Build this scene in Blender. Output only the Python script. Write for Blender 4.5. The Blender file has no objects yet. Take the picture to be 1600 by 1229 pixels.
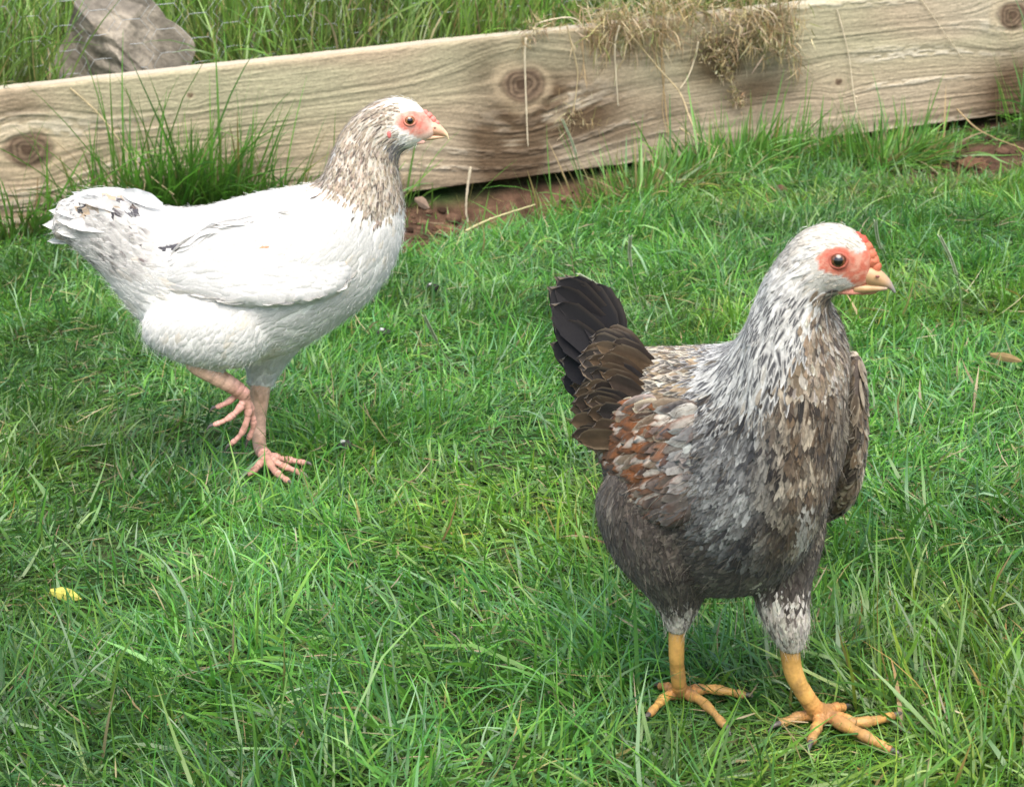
import bpy, math, random
import numpy as np
from mathutils import Vector, Matrix
from mathutils.bvhtree import BVHTree
from mathutils.kdtree import KDTree

SC = bpy.context.scene
COL = SC.collection
rng = np.random.default_rng(11)

# ------------------------------------------------------------------ camera, sky, sun, exposure
FPX, PITCH, CAMH, SLOPE = 2986.0, math.radians(17), 0.64, 0.0674
cam = bpy.data.cameras.new('camera')
cam.sensor_width = 36.0
cam.lens = 36.0 * FPX / 1600.0
cam.clip_start, cam.clip_end = 0.02, 400
cam.dof.use_dof = True
cam.dof.focus_distance = 1.55
cam.dof.aperture_fstop = 25.0
camo = bpy.data.objects.new('camera', cam)
COL.objects.link(camo)
camo.location = (0, 0, CAMH)
camo.rotation_euler = (math.pi / 2 - PITCH, 0, 0)
SC.camera = camo

SUN_EL, SUN_AZ = math.radians(62), math.radians(172)      # azimuth clockwise from +Y: behind the camera, to the right
world = bpy.data.worlds.new('World')
SC.world = world
world.use_nodes = True
wn = world.node_tree.nodes
sky = wn.new('ShaderNodeTexSky')
sky.sky_type = 'NISHITA'
sky.sun_disc = False
sky.sun_elevation = SUN_EL
sky.sun_rotation = SUN_AZ
sky.air_density = 1.0
sky.dust_density = 3.0
world.node_tree.links.new(sky.outputs[0], wn['Background'].inputs[0])
wn['Background'].inputs[1].default_value = 0.15
sun = bpy.data.lights.new('sun', 'SUN')
sun.energy = 2.6
sun.angle = math.radians(60)
sun.color = (1.0, 0.95, 0.87)
suno = bpy.data.objects.new('sun', sun)
COL.objects.link(suno)
sd = Vector((math.sin(SUN_AZ) * math.cos(SUN_EL), math.cos(SUN_AZ) * math.cos(SUN_EL), math.sin(SUN_EL)))
suno.rotation_euler = sd.to_track_quat('Z', 'Y').to_euler()
suno.location = (2, -2, 5)
SC.view_settings.view_transform = 'Standard'
SC.view_settings.look = 'None'
SC.view_settings.exposure = 1.08
SC.view_settings.gamma = 1.0
SC.cycles.max_bounces = 9
SC.cycles.diffuse_bounces = 6
SC.cycles.transparent_max_bounces = 6

# ------------------------------------------------------------------ measuring helpers (photo pixels -> metres in the place)
CP = np.array([0, 0, CAMH])
FW = np.array([0, math.cos(PITCH), -math.sin(PITCH)])
UP = np.array([0, math.sin(PITCH), math.cos(PITCH)])
XR = np.array([1.0, 0, 0])
A3 = lambda *x: np.array(x, float)

def ray(u, v):
    return FW + XR * (u - 800) / FPX - UP * (v - 614.5) / FPX

def gnd(u, v):
    d = ray(u, v)
    return CP + d * CAMH / (SLOPE * d[0] - d[2])

def at(u, v, Y):
    d = ray(u, v)
    return CP + d * Y / d[1]

def proj(P):
    d = np.asarray(P) - CP
    t = d @ FW
    return 800 + FPX * (d @ XR) / t, 614.5 - FPX * (d @ UP) / t

# ------------------------------------------------------------------ numpy noise
def _hash(i, j, k, seed):
    h = (i.astype(np.int64) * 374761393 + j.astype(np.int64) * 668265263 + k.astype(np.int64) * 2147483647 + seed * 974634607) & 0xffffffff
    h = ((h ^ (h >> 13)) * 1274126177) & 0xffffffff
    h = ((h ^ (h >> 16)) * 2246822519) & 0xffffffff
    return ((h ^ (h >> 15)) & 0xffffff) / float(0xffffff)

def vn(P, seed=0):
    P = np.asarray(P, float)
    x, y = P[..., 0], P[..., 1]
    z = P[..., 2] if P.shape[-1] > 2 else np.zeros_like(x)
    i, j, k = np.floor(x), np.floor(y), np.floor(z)
    fx, fy, fz = x - i, y - j, z - k
    fx, fy, fz = [t * t * (3 - 2 * t) for t in (fx, fy, fz)]
    r = 0
    for a in (0, 1):
        for b in (0, 1):
            for c in (0, 1):
                w = (fx if a else 1 - fx) * (fy if b else 1 - fy) * (fz if c else 1 - fz)
                r = r + w * _hash(i + a, j + b, k + c, seed)
    return r

def fbm(P, seed=0, o=4):
    P = np.asarray(P, float)
    r, a, s = 0, 0.5, 0
    for q in range(o):
        r = r + a * vn(P * 2.0 ** q, seed + q * 17)
        s += a
        a *= 0.5
    return r / s

def sst(a, b, x):
    t = np.clip((x - a) / (b - a), 0, 1)
    return t * t * (3 - 2 * t)

def lerp(a, b, t):
    return a + (b - a) * t

def in_poly(u, v, poly):
    r = np.zeros(np.shape(u), bool)
    n = len(poly)
    for i in range(n):
        (x1, y1), (x2, y2) = poly[i], poly[(i + 1) % n]
        if y1 == y2:
            continue
        c = ((y1 > v) != (y2 > v)) & (u < (x2 - x1) * (v - y1) / (y2 - y1) + x1)
        r ^= c
    return r

def lin(r, g, b):                                          # sRGB 0-255 -> linear
    c = np.array([r, g, b]) / 255.0
    return np.where(c <= 0.04045, c / 12.92, ((c + 0.055) / 1.055) ** 2.4)

# ------------------------------------------------------------------ mesh helpers
def np_mesh(name, V, Q, colr=None, smooth=True):
    """V (n,3); Q list of face arrays, each (m,3) or (m,4)."""
    me = bpy.data.meshes.new(name)
    V = np.ascontiguousarray(V, np.float32)
    me.vertices.add(len(V))
    me.vertices.foreach_set('co', V.ravel())
    Q = [q for q in Q if len(q)]
    idx = np.concatenate([np.asarray(q, np.int32).ravel() for q in Q])
    sizes = np.concatenate([np.full(len(q), q.shape[1], np.int32) for q in Q])
    starts = np.concatenate([[0], np.cumsum(sizes)[:-1]]).astype(np.int32)
    me.loops.add(len(idx))
    me.loops.foreach_set('vertex_index', idx)
    me.polygons.add(len(sizes))
    me.polygons.foreach_set('loop_start', starts)
    me.polygons.foreach_set('use_smooth', np.full(len(sizes), smooth))
    me.update(calc_edges=True)
    me.validate()
    if colr is not None:
        set_col(me, colr)
    return me

def set_col(me, colr):
    a = me.color_attributes.new('Col', 'FLOAT_COLOR', 'POINT')
    c = np.ones((len(me.vertices), 4), np.float32)
    c[:, :3] = colr
    a.data.foreach_set('color', c.ravel())

def link(name, me, mat=None, parent=None, label=None, cat=None, group=None, kind=None):
    o = bpy.data.objects.new(name, me)
    COL.objects.link(o)
    if me is not None and mat is not None:
        me.materials.append(mat)
    if parent is not None:
        o.parent = parent
        o.matrix_parent_inverse = Matrix.Translation(-parent.location)
    if label: o['label'] = label
    if cat: o['category'] = cat
    if group: o['group'] = group
    if kind: o['kind'] = kind
    return o

class Acc:
    """collects vertex / face / colour arrays of one mesh"""
    def __init__(self):
        self.V, self.Q, self.C, self.n = [], [], [], 0
    def add(self, V, faces, col):
        V = np.asarray(V, float).reshape(-1, 3)
        c = np.asarray(col, float)
        if c.ndim == 1:
            c = np.tile(c, (len(V), 1))
        self.V.append(V)
        self.C.append(c.reshape(-1, 3))
        for q in faces:
            self.Q.append(np.asarray(q) + self.n)
        self.n += len(V)
    def mesh(self, name, smooth=True):
        return np_mesh(name, np.concatenate(self.V), self.Q, np.concatenate(self.C), smooth)

def grid_faces(nu, nv, wrap=False):
    """rows nu, columns nv"""
    i, j = np.meshgrid(np.arange(nu - 1), np.arange(nv if wrap else nv - 1), indexing='ij')
    j2 = (j + 1) % nv
    return np.stack([i * nv + j, i * nv + j2, (i + 1) * nv + j2, (i + 1) * nv + j], -1).reshape(-1, 4)

def catmull(P, n):
    P = np.asarray(P, float)
    m = len(P)
    t = np.linspace(0, m - 1, n)
    i = np.clip(np.floor(t).astype(int), 0, m - 2)
    f = (t - i).reshape((-1,) + (1,) * (P.ndim - 1))
    p0, p1, p2, p3 = P[np.maximum(i - 1, 0)], P[i], P[i + 1], P[np.minimum(i + 2, m - 1)]
    return 0.5 * (2 * p1 + (p2 - p0) * f + (2 * p0 - 5 * p1 + 4 * p2 - p3) * f * f + (3 * p1 - p0 - 3 * p2 + p3) * f ** 3)

def tube(pts, radii, ns=12, n=None, squash=None):
    """tapered tube with closed round ends; returns V, faces"""
    n = n or max(2, len(pts) * 5)
    P = catmull(pts, n)
    R = catmull(np.asarray(radii, float).reshape(-1, 1), n)[:, 0]
    T = np.gradient(P, axis=0)
    T /= np.linalg.norm(T, axis=1)[:, None] + 1e-12
    nrm = A3(0, 0, 1) if abs(T[0][2]) < 0.9 else A3(0, 1, 0)
    V = []
    ang = np.arange(ns) / ns * 2 * math.pi
    for i in range(n):
        nrm = nrm - T[i] * (nrm @ T[i])
        nrm = nrm / np.linalg.norm(nrm)
        b = np.cross(T[i], nrm)
        V.append(P[i] + R[i] * (np.cos(ang)[:, None] * nrm + np.sin(ang)[:, None] * b))
    V = np.concatenate(V)
    F = grid_faces(n, ns, True)
    e0, e1 = P[0] - T[0] * R[0] * .5, P[-1] + T[-1] * R[-1] * .5
    k = len(V)
    V = np.concatenate([V, [e0, e1]])
    j = np.arange(ns)
    c0 = np.stack([np.full(ns, k), (j + 1) % ns, j], -1)
    b0 = (n - 1) * ns
    c1 = np.stack([np.full(ns, k + 1), b0 + j, b0 + (j + 1) % ns], -1)
    return V, [F, c0, c1]

def strips(root, L, az, lean, bend, W, c0, c1, K=4, twist=0.5, zmin=None, curl=None, tipw=0.06, seed=3):
    """N grass-like blades at once -> V, faces, colours"""
    r = np.random.default_rng(seed)
    N = len(root)
    t = np.linspace(0, 1, K + 1)
    phi = lean[:, None] + bend[:, None] * t[None]
    a = az[:, None] + (curl[:, None] * t[None] if curl is not None else 0)
    ds = (L / K)[:, None]
    dx, dy, dz = np.sin(phi) * np.cos(a) * ds, np.sin(phi) * np.sin(a) * ds, np.cos(phi) * ds
    P = np.zeros((N, K + 1, 3))
    P[:, 0] = root
    for q, d in enumerate((dx, dy, dz)):
        P[:, 1:, q] = root[:, q:q + 1] + np.cumsum((d[:, :-1] + d[:, 1:]) / 2, 1)
    if zmin is not None:
        P[:, :, 2] = np.maximum(P[:, :, 2], zmin(P[:, :, 0], P[:, :, 1]) + 0.003)
    T = np.gradient(P, axis=1)
    T /= np.linalg.norm(T, axis=2, keepdims=True) + 1e-9
    side = np.stack([-np.sin(az), np.cos(az), np.zeros(N)], -1)[:, None, :].repeat(K + 1, 1)
    oth = np.cross(T, side)
    tw = r.normal(0, twist, N)[:, None] + r.normal(0, twist * .8, N)[:, None] * t[None]
    side = side * np.cos(tw)[..., None] + oth * np.sin(tw)[..., None]
    w = np.maximum(np.minimum(1, 0.55 + 1.5 * t) * (1 - t ** 2.5), tipw)
    off = side * (W[:, None] * w[None] * .5)[..., None]
    V = np.stack([P - off, P + off], 2)                    # N,K+1,2,3
    base = (np.arange(N) * (K + 1) * 2)[:, None]
    k = np.arange(K)[None]
    q = np.stack([base + 2 * k, base + 2 * k + 1, base + 2 * k + 3, base + 2 * k + 2], -1).reshape(-1, 4)
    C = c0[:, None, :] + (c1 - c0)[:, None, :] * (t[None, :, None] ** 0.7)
    C = np.repeat(C[:, :, None, :], 2, 2)
    return V.reshape(-1, 3), [q], C.reshape(-1, 3)

# ------------------------------------------------------------------ materials
def new_mat(name):
    m = bpy.data.materials.new(name)
    m.use_nodes = True
    return m, m.node_tree.nodes, m.node_tree.links

def col_mat(name, rough=.6, spec=.3, transl=0.0, noise=0.0, nscale=60, bump=0.0, bscale=300, bdist=.001, sss=0.0, sheen=0.0, stretch=None, coat=0.0):
    """Principled on the mesh's own colour attribute, broken up by noise; optional translucency and bump"""
    m, N, Lk = new_mat(name)
    b = N['Principled BSDF']
    out = N['Material Output']
    at_ = N.new('ShaderNodeAttribute')
    at_.attribute_name = 'Col'
    c = at_.outputs['Color']
    tc = N.new('ShaderNodeTexCoord')
    co = tc.outputs['Object']
    if noise:
        nz = N.new('ShaderNodeTexNoise')
        nz.inputs['Scale'].default_value = nscale
        nz.inputs['Detail'].default_value = 5
        Lk.new(co, nz.inputs['Vector'])
        mr = N.new('ShaderNodeMapRange')
        mr.inputs[1].default_value, mr.inputs[2].default_value = .25, .75
        mr.inputs[3].default_value, mr.inputs[4].default_value = 1 - noise, 1 + noise
        Lk.new(nz.outputs['Fac'], mr.inputs[0])
        mx = N.new('ShaderNodeVectorMath')
        mx.operation = 'SCALE'
        Lk.new(c, mx.inputs[0])
        Lk.new(mr.outputs[0], mx.inputs['Scale'])
        c = mx.outputs[0]
    Lk.new(c, b.inputs['Base Color'])
    b.inputs['Roughness'].default_value = rough
    b.inputs['Specular IOR Level'].default_value = spec
    b.inputs['Sheen Weight'].default_value = sheen
    b.inputs['Coat Weight'].default_value = coat
    if sss:
        b.inputs['Subsurface Weight'].default_value = sss
        b.inputs['Subsurface Radius'].default_value = (.004, .002, .001)
        b.inputs['Subsurface Scale'].default_value = 1
    if bump:
        n2 = N.new('ShaderNodeTexNoise')
        n2.inputs['Scale'].default_value = bscale
        n2.inputs['Detail'].default_value = 4
        Lk.new(co, n2.inputs['Vector'])
        bp = N.new('ShaderNodeBump')
        bp.inputs['Strength'].default_value = bump
        bp.inputs['Distance'].default_value = bdist
        Lk.new(n2.outputs['Fac'], bp.inputs['Height'])
        Lk.new(bp.outputs[0], b.inputs['Normal'])
    if transl:
        tr = N.new('ShaderNodeBsdfTranslucent')
        Lk.new(c, tr.inputs['Color'])
        ms = N.new('ShaderNodeMixShader')
        ms.inputs[0].default_value = transl
        Lk.new(b.outputs[0], ms.inputs[1])
        Lk.new(tr.outputs[0], ms.inputs[2])
        Lk.new(ms.outputs[0], out.inputs['Surface'])
    return m

M_GRASS = col_mat('grass_blade', rough=.38, spec=.6, transl=.35)
M_STRAW = col_mat('dry_straw', rough=.7, spec=.25, transl=.2)
M_WOOD = col_mat('weathered_wood', rough=.85, spec=.15, noise=.16, nscale=220, bump=.5, bscale=420, bdist=.0012)
M_SOIL = col_mat('soil', rough=.95, spec=.1, noise=.35, nscale=90, bump=.9, bscale=160, bdist=.006)
M_ROCK = col_mat('schist_rock', rough=.75, spec=.3, noise=.2, nscale=70, bump=.7, bscale=140, bdist=.003)
M_FEATHER = col_mat('feather', rough=.75, spec=.15, transl=.38, noise=.10, nscale=500, sheen=.15)
M_FEATHER_MOTTLED = col_mat('mottled_feather', rough=.8, spec=.12, transl=.25, noise=.30, nscale=330, sheen=.15)
M_SKIN = col_mat('bird_skin', rough=.55, spec=.35, noise=.12, nscale=500, bump=.6, bscale=1100, bdist=.0006)
M_LEG = col_mat('leg_scale', rough=.5, spec=.35, noise=.12, nscale=420, bump=.35, bscale=900, bdist=.0006)
M_HORN = col_mat('horn', rough=.38, spec=.45, noise=.08, nscale=300, sss=.1)
M_EYE = col_mat('eye', rough=.08, spec=.6, coat=.6)
M_LEAF = col_mat('leaf', rough=.6, spec=.3, transl=.25, noise=.18, nscale=160)
M_WIRE = col_mat('galvanised_wire', rough=.4, spec=.5)

# ------------------------------------------------------------------ timber frame of reference
TA, TB = gnd(0, 383), gnd(1600, 175)
TE = (TB - TA) / np.linalg.norm(TB - TA)                   # along the timber
TN = A3(TE[1], -TE[0], 0); TN /= np.linalg.norm(TN)        # out of its front face, to the camera
TU = np.cross(TN, TE); TU = TU if TU[2] > 0 else -TU       # up its face
TH, TT, TLEN = 0.256, 0.058, np.linalg.norm(TB - TA)

def on_timber(u, v, off=0.0):
    """point on the plane `off` metres in front of the timber's face"""
    d = ray(u, v)
    o = TA + TN * off
    return CP + d * ((o - CP) @ TN) / (d @ TN)

def timber_sh(P):
    d = np.asarray(P) - TA
    return d @ TE, d @ TU

# ------------------------------------------------------------------ ground
HOLLOWS = [(gnd(735, 325), .25, .15, .05), (gnd(860, 288), .18, .13, .05), (gnd(790, 288), .26, .05, .04), (gnd(1510, 235), .24, .17, .05), (gnd(1500, 190), .22, .05, .03), (gnd(1395, 285), .14, .05, .02), (gnd(648, 376), .05, .10, .02)]

def height(x, y):
    x, y = np.asarray(x, float), np.asarray(y, float)
    xs = 3.0 * np.tanh(x / 3.0)
    z = SLOPE * xs
    P = np.stack([x, y], -1)
    near = np.exp(-((x / 3) ** 2 + ((y - 2) / 3) ** 2))
    z = z + near * (0.020 * (fbm(P * 3.1, 5, 2) - .5) + 0.016 * (fbm(P * 11, 6, 2) - .5))
    dn = (x - TA[0]) * TN[0] + (y - TA[1]) * TN[1]         # >0 in front of the timber
    for c, sa, sb, dep in HOLLOWS:
        da = (x - c[0]) * TE[0] + (y - c[1]) * TE[1]
        db = (x - c[0]) * TN[0] + (y - c[1]) * TN[1]
        z = z - dep * np.exp(-(da / sa) ** 2 - (db / sb) ** 2)
    bank = sst(-0.048, -TT, dn) * (TH - .045) + np.clip(-dn - TT, 0, 3) * .06
    return z + bank

def soil_mask(x, y):
    m = np.zeros(np.shape(x))
    for c, sa, sb, dep in HOLLOWS:
        da = (x - c[0]) * TE[0] + (y - c[1]) * TE[1]
        db = (x - c[0]) * TN[0] + (y - c[1]) * TN[1]
        m = np.maximum(m, np.exp(-(da / sa) ** 2 - (db / sb) ** 2))
    return m

gx = np.concatenate([-np.geomspace(60, 1.9, 22), np.linspace(-1.85, 1.95, 260), np.geomspace(2.0, 60, 22)])
gy = np.concatenate([-np.geomspace(30, .6, 14), np.linspace(-.5, .9, 30), np.linspace(.92, 4.6, 300), np.geomspace(4.65, 90, 26)])
GX, GY = np.meshgrid(gx, gy)
GZ = height(GX, GY)
GP = np.stack([GX, GY], -1)
gf = fbm(GP * 14, 40, 4)
sm_ = soil_mask(GX, GY)
gcol = lerp(A3(.022, .048, .012), A3(.045, .060, .022), sst(.35, .65, gf)[..., None])
gcol = lerp(gcol, A3(.080, .046, .029) * (0.25 + 1.4 * fbm(GP * 40, 41, 3))[..., None], sst(.15, .5, sm_)[..., None])
far = sst(3.0, 9.0, np.hypot(GX, GY - 2))[..., None]
gcol = lerp(gcol, lerp(A3(.045, .10, .022), A3(.075, .13, .035), fbm(GP * 1.3, 43, 3)[..., None]), far)
me = np_mesh('ground', np.stack([GX, GY, GZ], -1).reshape(-1, 3), [grid_faces(len(gy), len(gx))], gcol.reshape(-1, 3))
link('ground', me, M_SOIL, kind='structure')

# ------------------------------------------------------------------ timber sleeper
KNOTS = []
for (u, v, r, R) in [(42, 234, .030, .085), (815, 132, .030, .13), (1582, 24, .027, .07), (297, 149, .004, .02), (1310, 128, .006, .03)]:
    s_, h_ = timber_sh(on_timber(u, v))
    KNOTS.append((s_, h_, r, R))

def wood(s, h):
    """colour and relief of the timber's face at s along, h up (metres)"""
    P = np.stack([s * 1.5, h * 6], -1)
    g = h + .005 * (fbm(P, 60, 3) - .5) +   .014 * (fbm(np.stack([s * .55, h * .7], -1), 61, 2) - .5) + .004 * (fbm(np.stack([s * 7, h * 25], -1), 62, 2) - .5)
    dark = np.zeros_like(s)
    for (sk, hk, r, R) in KNOTS:
        rr = np.hypot((s - sk) / 1.35, h - hk)
        g = g - (h - hk) * np.exp(-(rr / R) ** 2) * .86
        dark = np.maximum(dark, np.exp(-(rr / (r * 2.6)) ** 2) * .45)
    ring = vn(np.stack([g * 95, s * .25], -1), 63) * .5 + vn(np.stack([g * 260, s * .5], -1), 64) * .5
    line = sst(.50, .76, ring)
    kn_ = np.exp(-((s - KNOTS[1][0]) / .16) ** 2 - ((h - KNOTS[1][1]) / .13) ** 2)
    line = np.maximum(line, kn_ * sst(.3, .8, .5 + .5 * np.sin(g * 620 + 5 * fbm(np.stack([s * 6, h * 6], -1), 78, 2))))
    fine = fbm(np.stack([s * 22, g * 520], -1), 65, 2)
    big = fbm(np.stack([s * 1.3, h * 4], -1), 66, 3)
    lo = fbm(np.stack([s * 2.2, h * 9], -1), 67, 3)
    c = lerp(A3(.385, .33, .235), A3(.345, .27, .18), sst(.35, .65, big)[..., None])
    c = lerp(c, A3(.32, .30, .19), (sst(.35, .65, lo) * sst(.05, .20, h) * .8)[..., None])
    c = c * lerp(1.0, .83, line)[..., None]
    c = c * (.82 + .36 * fine)[..., None]
    grit = fbm(np.stack([s * 160, h * 420], -1), 79, 3)
    c = c * (.84 + .32 * grit)[..., None]
    # rough pale fibre ridges that follow the grain
    rid = sst(.55, .70, vn(np.stack([g * 60 + 7, s * .8], -1), 68)) * sst(.35, .6, fbm(np.stack([s * 60, g * 260], -1), 69, 2)) * sst(.4, .6, fbm(np.stack([s * 2.0, h * 3], -1), 70, 2))
    c = lerp(c, A3(.52, .47, .37), (rid * .55)[..., None])
    # damp stains: round the middle knot and down from it, and at the far end
    su, hu = timber_sh(on_timber(840, 165))
    st = np.exp(-((s - su) / .095) ** 2 - ((h - hu + .01) / .07) ** 2)
    for (u, v, a, b, k) in [(800, 245, .085, .065, 1.0), (885, 185, .13, .06, .8), (760, 215, .05, .05, .7), (950, 210, .12, .03, .5), (760, 110, .05, .07, .35), (1590, 150, .09, .08, .9), (1125, 95, .07, .06, .8), (1180, 140, .10, .045, .6), (0, 330, .10, .04, .25), (30, 165, .05, .02, .35), (1020, 180, .14, .03, .35)]:
        q, w = timber_sh(on_timber(u, v))
        st = np.maximum(st * 1.0, k * np.exp(-((s - q) / a) ** 2 - ((h - w) / b) ** 2))
    st = st * sst(.08, .42, fbm(np.stack([s * 11, h * 16], -1), 71, 3) + .18 * (1 - line)) 
    c = lerp(c, c * A3(.22, .165, .125), np.clip(st * 1.6, 0, 1)[..., None] * .92)
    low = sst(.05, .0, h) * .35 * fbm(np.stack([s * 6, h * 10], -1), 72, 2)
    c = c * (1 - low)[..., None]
    for (sk, hk, r, R) in KNOTS:
        dx, dh = (s - sk) / 1.2, h - hk
        rr = np.hypot(dx, dh) * (1 + .35 * (vn(np.stack([np.arctan2(dh, dx) * 1.3, rr_ := np.hypot(dx, dh) * 60], -1), 73) - .5))
        kn = sst(r * 1.25, r * .8, rr)
        rings = .5 + .5 * np.sin(rr * 2 * math.pi / (r * .28))
        kc = lerp(A3(.085, .058, .038), A3(.20, .14, .09), (rings * .8)[..., None]) * (.7 + .6 * fbm(np.stack([s * 120, h * 120], -1), 74, 2))[..., None]
        kc = lerp(kc, A3(.06, .035, .022), sst(r * .5, r * .1, rr)[..., None] * .7)
        halo = np.exp(-((rr - r * 1.25) / (r * .28)) ** 2)
        c = lerp(c, A3(.42, .33, .21), (halo * .5)[..., None])
        c = lerp(c, kc, kn[..., None])
    rel = -line * .0012 + rid * .0018 + (fine - .5) * .0014 + (grit - .5) * .0012
    return np.clip(c, .01, 1), rel

ns_ = 1500
S = np.linspace(-.75, TLEN + .75, ns_)
prof = [(h, 0.0) for h in np.linspace(0.0, TH - .006, 150)]
prof += [(TH - .006 + .006 * math.sin(a), .006 - .006 * math.cos(a)) for a in np.linspace(.35, math.pi / 2, 4)]
prof += [(TH, d) for d in np.linspace(.012, TT - .006, 12)]
prof += [(TH - .005, TT), (0.0, TT)]
prof = np.array(prof)
SS, JJ = np.meshgrid(S, np.arange(len(prof)), indexing='ij')
HH, DD = prof[:, 0][JJ], prof[:, 1][JJ]
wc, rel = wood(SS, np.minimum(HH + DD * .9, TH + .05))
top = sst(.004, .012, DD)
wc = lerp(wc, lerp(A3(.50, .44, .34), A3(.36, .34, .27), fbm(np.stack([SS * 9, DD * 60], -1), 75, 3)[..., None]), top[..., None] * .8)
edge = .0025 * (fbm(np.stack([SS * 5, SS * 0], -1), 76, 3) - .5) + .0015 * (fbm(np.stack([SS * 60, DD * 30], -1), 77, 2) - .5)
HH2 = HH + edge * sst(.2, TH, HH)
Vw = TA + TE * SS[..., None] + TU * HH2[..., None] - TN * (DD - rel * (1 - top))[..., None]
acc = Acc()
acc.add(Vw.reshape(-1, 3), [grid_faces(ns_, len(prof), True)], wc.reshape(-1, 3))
n_ = len(prof)
acc.Q.append(np.array([list(range(n_))])); acc.Q.append(np.array([[ (ns_ - 1) * n_ + k for k in range(n_)][::-1]]))
me = acc.mesh('timber_sleeper')
link('timber_sleeper', me, M_WOOD, label='long weathered timber board with dark knots edging the raised grass bank', cat='timber')

# ------------------------------------------------------------------ grasses
def pick(cols, n, r, jit=.18, hue=.06):
    w = np.array([c[0] for c in cols]); w = w / w.sum()
    k = r.choice(len(cols), n, p=w)
    C = np.array([c[1] for c in cols])[k]
    return C * (1 + r.normal(0, jit, (n, 1))) * (1 + r.normal(0, hue, (n, 3)))

LAWN = [(5, (.075, .235, .028)), (4, (.110, .295, .036)), (3, (.055, .190, .044)), (2, (.155, .310, .042)), (2.2, (.120, .265, .105)), (.22, (.26, .24, .08)), (.15, (.30, .25, .13))]
TALL = [(5, (.11, .25, .030)), (4, (.15, .30, .036)), (2, (.21, .31, .055)), (2, (.06, .15, .025)), (1.0, (.33, .28, .10)), (.5, (.36, .28, .16))]
FEET = [gnd(1066, 1112), gnd(1125, 1130), gnd(1250, 1160), gnd(1290, 1150), gnd(1360, 1160), gnd(425, 748), gnd(455, 752)]

def lawn(N, x0, x1, y0, y1, Wk, Lk, seed):
    r = np.random.default_rng(seed)
    x, y = r.uniform(x0, x1, N), r.uniform(y0, y1, N)
    dn = (x - TA[0]) * TN[0] + (y - TA[1]) * TN[1]
    P = np.stack([x, y], -1)
    clump = fbm(P * 9, 80, 3)
    tuft = fbm(P * 26, 89, 2)
    keep = (dn > .012) & (r.uniform(0, 1, N) > sst(.22, .50, soil_mask(x, y)) * .985) & (r.uniform(0, 1, N) < .55 + 1.6 * sst(.30, .62, clump) * (.4 + .9 * sst(.3, .6, tuft)))
    x, y, P, clump, dn = x[keep], y[keep], P[keep], clump[keep], dn[keep]
    n = len(x)
    root = np.stack([x, y, height(x, y) - .002], -1)
    flow = fbm(P * 4.5, 81, 3) * 2 * math.pi * 2.2
    az = flow + r.normal(0, 1.25, n)
    L = r.gamma(6, 1 / 6, n) * (.030 + .018 * sst(.4, .7, clump)) * Lk * (1 + .28 * sst(1.6, 1.15, y))
    L *= lerp(.62, 1.0, sst(.02, .35, dn))
    lean = np.abs(r.normal(.75, .42, n)) + .12
    bend = r.normal(.75, .75, n)
    W = r.gamma(7, 1 / 7, n).clip(.45, 1.9) * .0022 * Wk
    for fxy in FEET:                                       # trodden flat where the hens stand
        d = np.hypot(x - fxy[0], (y - fxy[1] + .03) * .75)
        k = sst(.012, .060, d)
        L *= .66 + .34 * k
        W *= .72 + .28 * k
        lean = np.where(k < .5, np.maximum(lean, 1.1), lean)
    # short blades in front of the toes, seen from anywhere low
    c1 = pick(LAWN, n, r)
    tone = fbm(P * 5, 82, 3)[:, None]
    c1 = c1 * lerp(.74, 1.34, sst(.3, .7, tone))
    c1 = lerp(c1, c1 * A3(1.35, 1.05, .8), sst(.5, .75, fbm(P * 3, 83, 2))[:, None])
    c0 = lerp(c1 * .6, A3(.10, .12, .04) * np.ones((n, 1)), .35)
    return strips(root, L, az, lean, bend, W, c0, c1, K=4, twist=.6, zmin=height, curl=r.normal(0, .5, n), seed=seed + 1)

acc = Acc()
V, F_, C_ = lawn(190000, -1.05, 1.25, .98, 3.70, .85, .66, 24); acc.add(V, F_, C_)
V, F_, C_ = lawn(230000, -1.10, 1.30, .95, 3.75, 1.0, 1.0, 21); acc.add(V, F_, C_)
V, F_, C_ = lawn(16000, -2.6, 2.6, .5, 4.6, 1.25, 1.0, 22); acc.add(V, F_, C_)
# short thatch and dead bits lying in the sward
r = np.random.default_rng(29)
n = 5000
x, y = r.uniform(-1.1, 1.3, n), r.uniform(1.0, 3.7, n)
k = ((x - TA[0]) * TN[0] + (y - TA[1]) * TN[1]) > .01
x, y = x[k], y[k]; n = len(x)
cc = pick([(3, (.30, .24, .12)), (2, (.22, .19, .07)), (1, (.36, .30, .18))], n, r)
V, F_, C_ = strips(np.stack([x, y, height(x, y) + r.uniform(.002, .022, n)], -1), r.uniform(.012, .05, n), r.uniform(0, 6.3, n), r.normal(1.4, .2, n), r.normal(0, .3, n), r.uniform(.0008, .002, n), cc, cc, K=2, twist=.6, zmin=height, seed=30)
acc.add(V, F_, C_)
link('lawn_grass', acc.mesh('lawn_grass'), M_GRASS, kind='stuff')

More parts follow.
